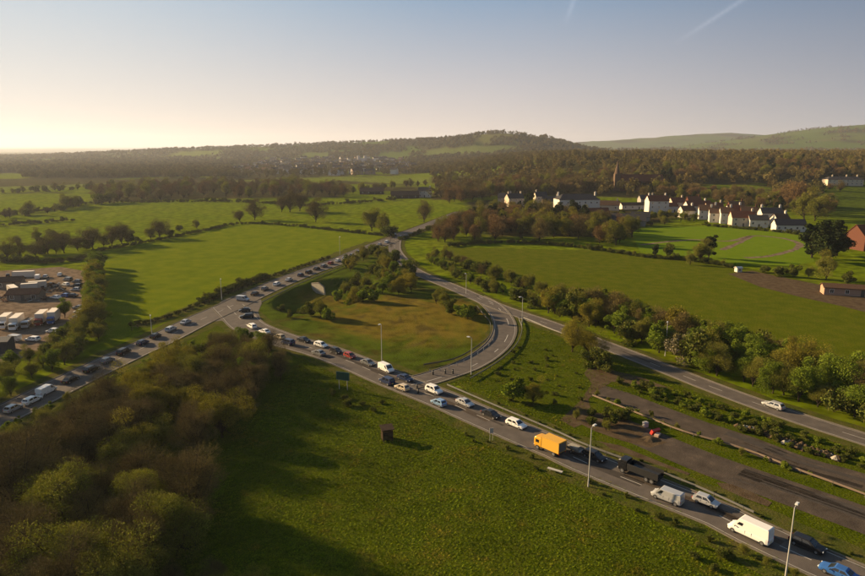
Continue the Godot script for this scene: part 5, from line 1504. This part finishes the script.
	s.box(Vector3(0, 0.5, 0), Vector3(2.0, 0.9, 0.5), Basis(Vector3.RIGHT, 0.4))
	part("red_body", s.mesh(), d, plain(lin(0.5, 0.03, 0.02), 0.5))
	s = Shape.new()
	s.box(Vector3(-0.4, 0.25, 0.9), Vector3(1.4, 0.4, 0.8), Basis(Vector3.UP, 0.4))
	part("pale_foot", s.mesh(), d, plain(lin(0.5, 0.34, 0.24)))
	q = Vector2(40.7, -114)
	d = thing("bulk_bag", "white bulk bag standing beside the red barrier", "bag", Vector3(q.x, 0.03, q.y), 0.3)
	s = Shape.new()
	loft(s, [[-0.45, 0.4, 0.0, 0.8], [-0.3, 0.5, 0.0, 0.95], [0.3, 0.5, 0.0, 0.95], [0.45, 0.4, 0.0, 0.8]])
	part("sack", s.mesh(), d, M.paint)
	q = Vector2(39.8, -108.4)
	d = thing("sand_heap", "small heap of pale sand beside the red barrier", "heap", Vector3(q.x, 0.02, q.y))
	s = Shape.new()
	for k in 12:
		var a := TAU * k / 12
		var a2 := TAU * (k + 1) / 12
		var r0 := 1.3 + 0.25 * sin(k * 2.3)
		var r1 := 1.3 + 0.25 * sin(((k + 1) % 12) * 2.3)
		s.quad(Vector3(cos(a) * r0 * 1.5, 0, sin(a) * r0), Vector3(cos(a) * 0.5, 0.4, sin(a) * 0.5), Vector3(cos(a2) * 0.5, 0.4, sin(a2) * 0.5), Vector3(cos(a2) * r1 * 1.5, 0, sin(a2) * r1))
		s.tri(Vector3(cos(a) * 0.5, 0.4, sin(a) * 0.5), Vector3(0, 0.5, 0), Vector3(cos(a2) * 0.5, 0.4, sin(a2) * 0.5))
	s.face_up()
	part("sand", s.mesh(), d, M.dirt)
	# field fence beside the through road
	var f := thing("field_fence", "long timber post and rail fence between hay field and road", "fence")
	var fp := smooth_line(PackedVector2Array([Vector2(-87.7, -179.8), Vector2(-83.4, -192.8), Vector2(-78.2, -208.9), Vector2(-73.1, -231.1), Vector2(-61.3, -270.2), Vector2(-49.6, -305.5)]), 3.0)
	s = Shape.new()
	s.box(Vector3(0, 0.55, 0), Vector3(0.14, 1.3, 0.14))
	var pmesh := s.mesh()
	for k in fp.size():
		part("post", pmesh, f, M.wood, Vector3(fp[k].x, 0, fp[k].y))
	for y in [0.5, 0.95]:
		part("rail", rail(fp, 0.0, y, 0.06, 0.1).mesh(), f, M.wood)

# ---------- lorry yard ----------
func make_yard() -> void:
	setting("yard_ground", sheet(PackedVector2Array([Vector2(-231, -262.5), Vector2(-188.2, -273.6), Vector2(-167.3, -282.9), Vector2(-147.8, -271.4), Vector2(-120.3, -218.8), Vector2(-108.2, -192), Vector2(-104.1, -172.7), Vector2(-103.3, -156.8), Vector2(-107.9, -144.8), Vector2(-127.1, -139.3)]), 0.02), M.yard)
	var pale := lin(0.62, 0.55, 0.46)
	var k := 0
	for e in [[Vector2(-127.2, -184), 8.0, "white", "nearest the yard's dark hut"], [Vector2(-123.2, -182.9), 9.0, "white", "second from the dark hut"], [Vector2(-118.6, -187.6), 8.6, "red", "with a red cab"], [Vector2(-116.1, -189.6), 8.6, "blue", "with a blue cab at the end of the row"]]:
		lorry(Vector3(e[0].x, 0.03, e[0].y), PI + 0.29, e[2], pale, e[1], 3.9, "pale-roofed box lorry in the yard, " + e[3], false, "lorries parked in the yard")
	lorry(Vector3(Vector2(-121.1, -185.2).x, 0.03, Vector2(-121.1, -185.2).y), PI + 0.29, "silver", lin(0.09, 0.085, 0.08), 8.6, 3.2, "open flatbed lorry parked between the pale box lorries", true, "lorries parked in the yard")
	var n := 0
	for e in [["saloon", "silver", Vector2(-110.7, -194.4), 1.4, "beside the yard hedge below the others"], ["hatchback", "white", Vector2(-113.9, -200.3), 1.45, "beside the yard hedge, second from the tree"], ["saloon", "grey", Vector2(-117.2, -205.8), 1.4, "beside the yard hedge in the middle"], ["hatchback", "silver", Vector2(-133.3, -233.5), 1.5, "at the yard's back hedge corner"], ["estate car", "black", Vector2(-136.7, -240.4), 1.5, "behind the silver one at the yard corner"], ["hatchback", "grey", Vector2(-140.8, -248.1), 1.5, "third at the yard corner"], ["hatchback", "blue", Vector2(-131.7, -223.4), 1.3, "by the dark scrap heap"], ["saloon", "white", Vector2(-133.3, -220.6), 1.2, "behind the dark scrap heap"], ["estate car", "white", Vector2(-110.4, -169.7), 1.35, "parked on the open yard floor"], ["hatchback", "white", Vector2(-109.6, -177.9), 1.4, "parked in front of the lorry row"], ["saloon", "white", Vector2(-155.7, -262.5), 0.4, "parked at the yard's back fence"], ["panel van", "white", Vector2(-161, -256), 0.4, "by the long white back container"], ["off-roader", "grey", Vector2(-146.4, -251.8), 1.2, "alone in the middle of the yard floor"], ["hatchback", "white", Vector2(-142, -242.5), 1.0, "behind the low scrap plates"], ["saloon", "black", Vector2(-129.2, -223.4), 1.5, "between scrap heap and yard hedge"], ["estate car", "silver", Vector2(-162.6, -248.1), 0.2, "between the back containers"], ["hatchback", "black", Vector2(-176, -260.3), 0.6, "in the far corner of the yard"], ["panel van", "silver", Vector2(-115.7, -169.7), 1.3, "in front of the lorry row by the hut"], ["hatchback", "silver", Vector2(-159, -258.1), 0.3, "parked mid-way along the yard's back fence"]]:
		car(e[0], e[1], Vector3(e[2].x, 0.03, e[2].y), e[3], "%s %s %s" % [e[1], e[0], e[4]], "cars parked in the yard")
	var grey := wall_mat(0.24, 0.21, 0.18)
	var rust := surface(70, [lin(0.10, 0.06, 0.045), lin(0.18, 0.11, 0.08)], 5, 0.8, 0.7)
	house("yard_workshop", "long low rusty-roofed workshop at the back of the yard", Vector2(-143.6, -220.6), 0.15, 9, 5, 2.0, 1.2, grey, rust, 3, 1, [], "", 0.0, "workshop")
	house("yard_shed", "low brown-roofed shed at the back of the yard", Vector2(-162.4, -240.4), 0.3, 8, 5, 2.2, 1.2, grey, rust, 2, 1, [], "", 0.0, "shed")
	house("yard_hut", "dark hut at the near edge of the yard", Vector2(-113.3, -160.2), 0.2, 5, 4, 2.8, 0.5, wall_mat(0.09, 0.09, 0.09), M.dark_steel, 1, 1, [], "", 0.0, "hut")
	for e in [[Vector2(-154.6, -230.1), 8.0, 2.4, 0.75, 2.6, "long white container standing askew in the yard"], [Vector2(-169.4, -260.3), 8.0, 2.4, -1.35, 2.4, "long white container along the yard's back fence"], [Vector2(-151.4, -235), 5.5, 2.4, -1.2, 2.6, "short white container beside the rusty workshop"], [Vector2(-150.7, -238.9), 6.0, 2.4, -1.1, 2.6, "pale container behind the scrap heap"]]:
		var o := thing("shipping_container", e[5], "container", Vector3(e[0].x, 0.02, e[0].y), e[3], "containers in the yard")
		var s := Shape.new()
		s.box(Vector3(0, e[4] * 0.5, 0), Vector3(e[2] - 0.1, e[4] - 0.1, e[1] - 0.1))
		for j in int(e[1] / 0.6):
			for side in [-1.0, 1.0]: s.box(Vector3((e[2] * 0.5 - 0.03) * side, e[4] * 0.5, -e[1] * 0.5 + 0.4 + 0.6 * j), Vector3(0.06, e[4] - 0.2, 0.28))
		part("shell", s.mesh(), o, plain(lin(0.58, 0.52, 0.45), 0.6))
		s = Shape.new()
		for side in [-1.0, 1.0]:
			for y in [0.06, e[4] - 0.06]: s.box(Vector3((e[2] * 0.5) * side, y, 0), Vector3(0.12, 0.12, e[1]))
			s.box(Vector3(e[2] * 0.25 * side, e[4] * 0.5, e[1] * 0.5), Vector3(e[2] * 0.46, e[4] - 0.3, 0.06))
		part("frame", s.mesh(), o, M.steel)
	# scrap heaps of bent plates and beams
	var rr := RandomNumberGenerator.new()
	rr.seed = 21
	for e in [[Vector2(-138.9, -231.6), 4.5, "dark scrap metal heap in the middle of the yard"], [Vector2(-138.6, -218.8), 4.0, "brown scrap heap in front of the rusty workshop"], [Vector2(-147, -240.4), 3.5, "low heap of scrap plates behind the dark one"], [Vector2(-150.6, -218.8), 4.0, "scrap heap beside the askew white container"]]:
		var o := thing("scrap_heap", e[2], "scrap heap", Vector3(e[0].x, 0.0, e[0].y))
		for j in 26:
			var s := Shape.new()
			var rad: float = e[1] * sqrt(rr.randf())
			var b := Basis.from_euler(Vector3(rr.randf_range(-0.6, 0.6), rr.randf() * TAU, rr.randf_range(-0.6, 0.6)))
			s.box(Vector3.ZERO, Vector3(rr.randf_range(0.5, 2.6), rr.randf_range(0.05, 0.4), rr.randf_range(0.2, 1.2)), b)
			var a := rr.randf() * TAU
			part("scrap_piece", s.mesh(), o, [rust, M.dark_steel, grey, M.steel][rr.randi() % 4], Vector3(cos(a) * rad, 0.2 + (1.0 - rad / e[1]) * rr.randf_range(0.5, 1.6), sin(a) * rad))
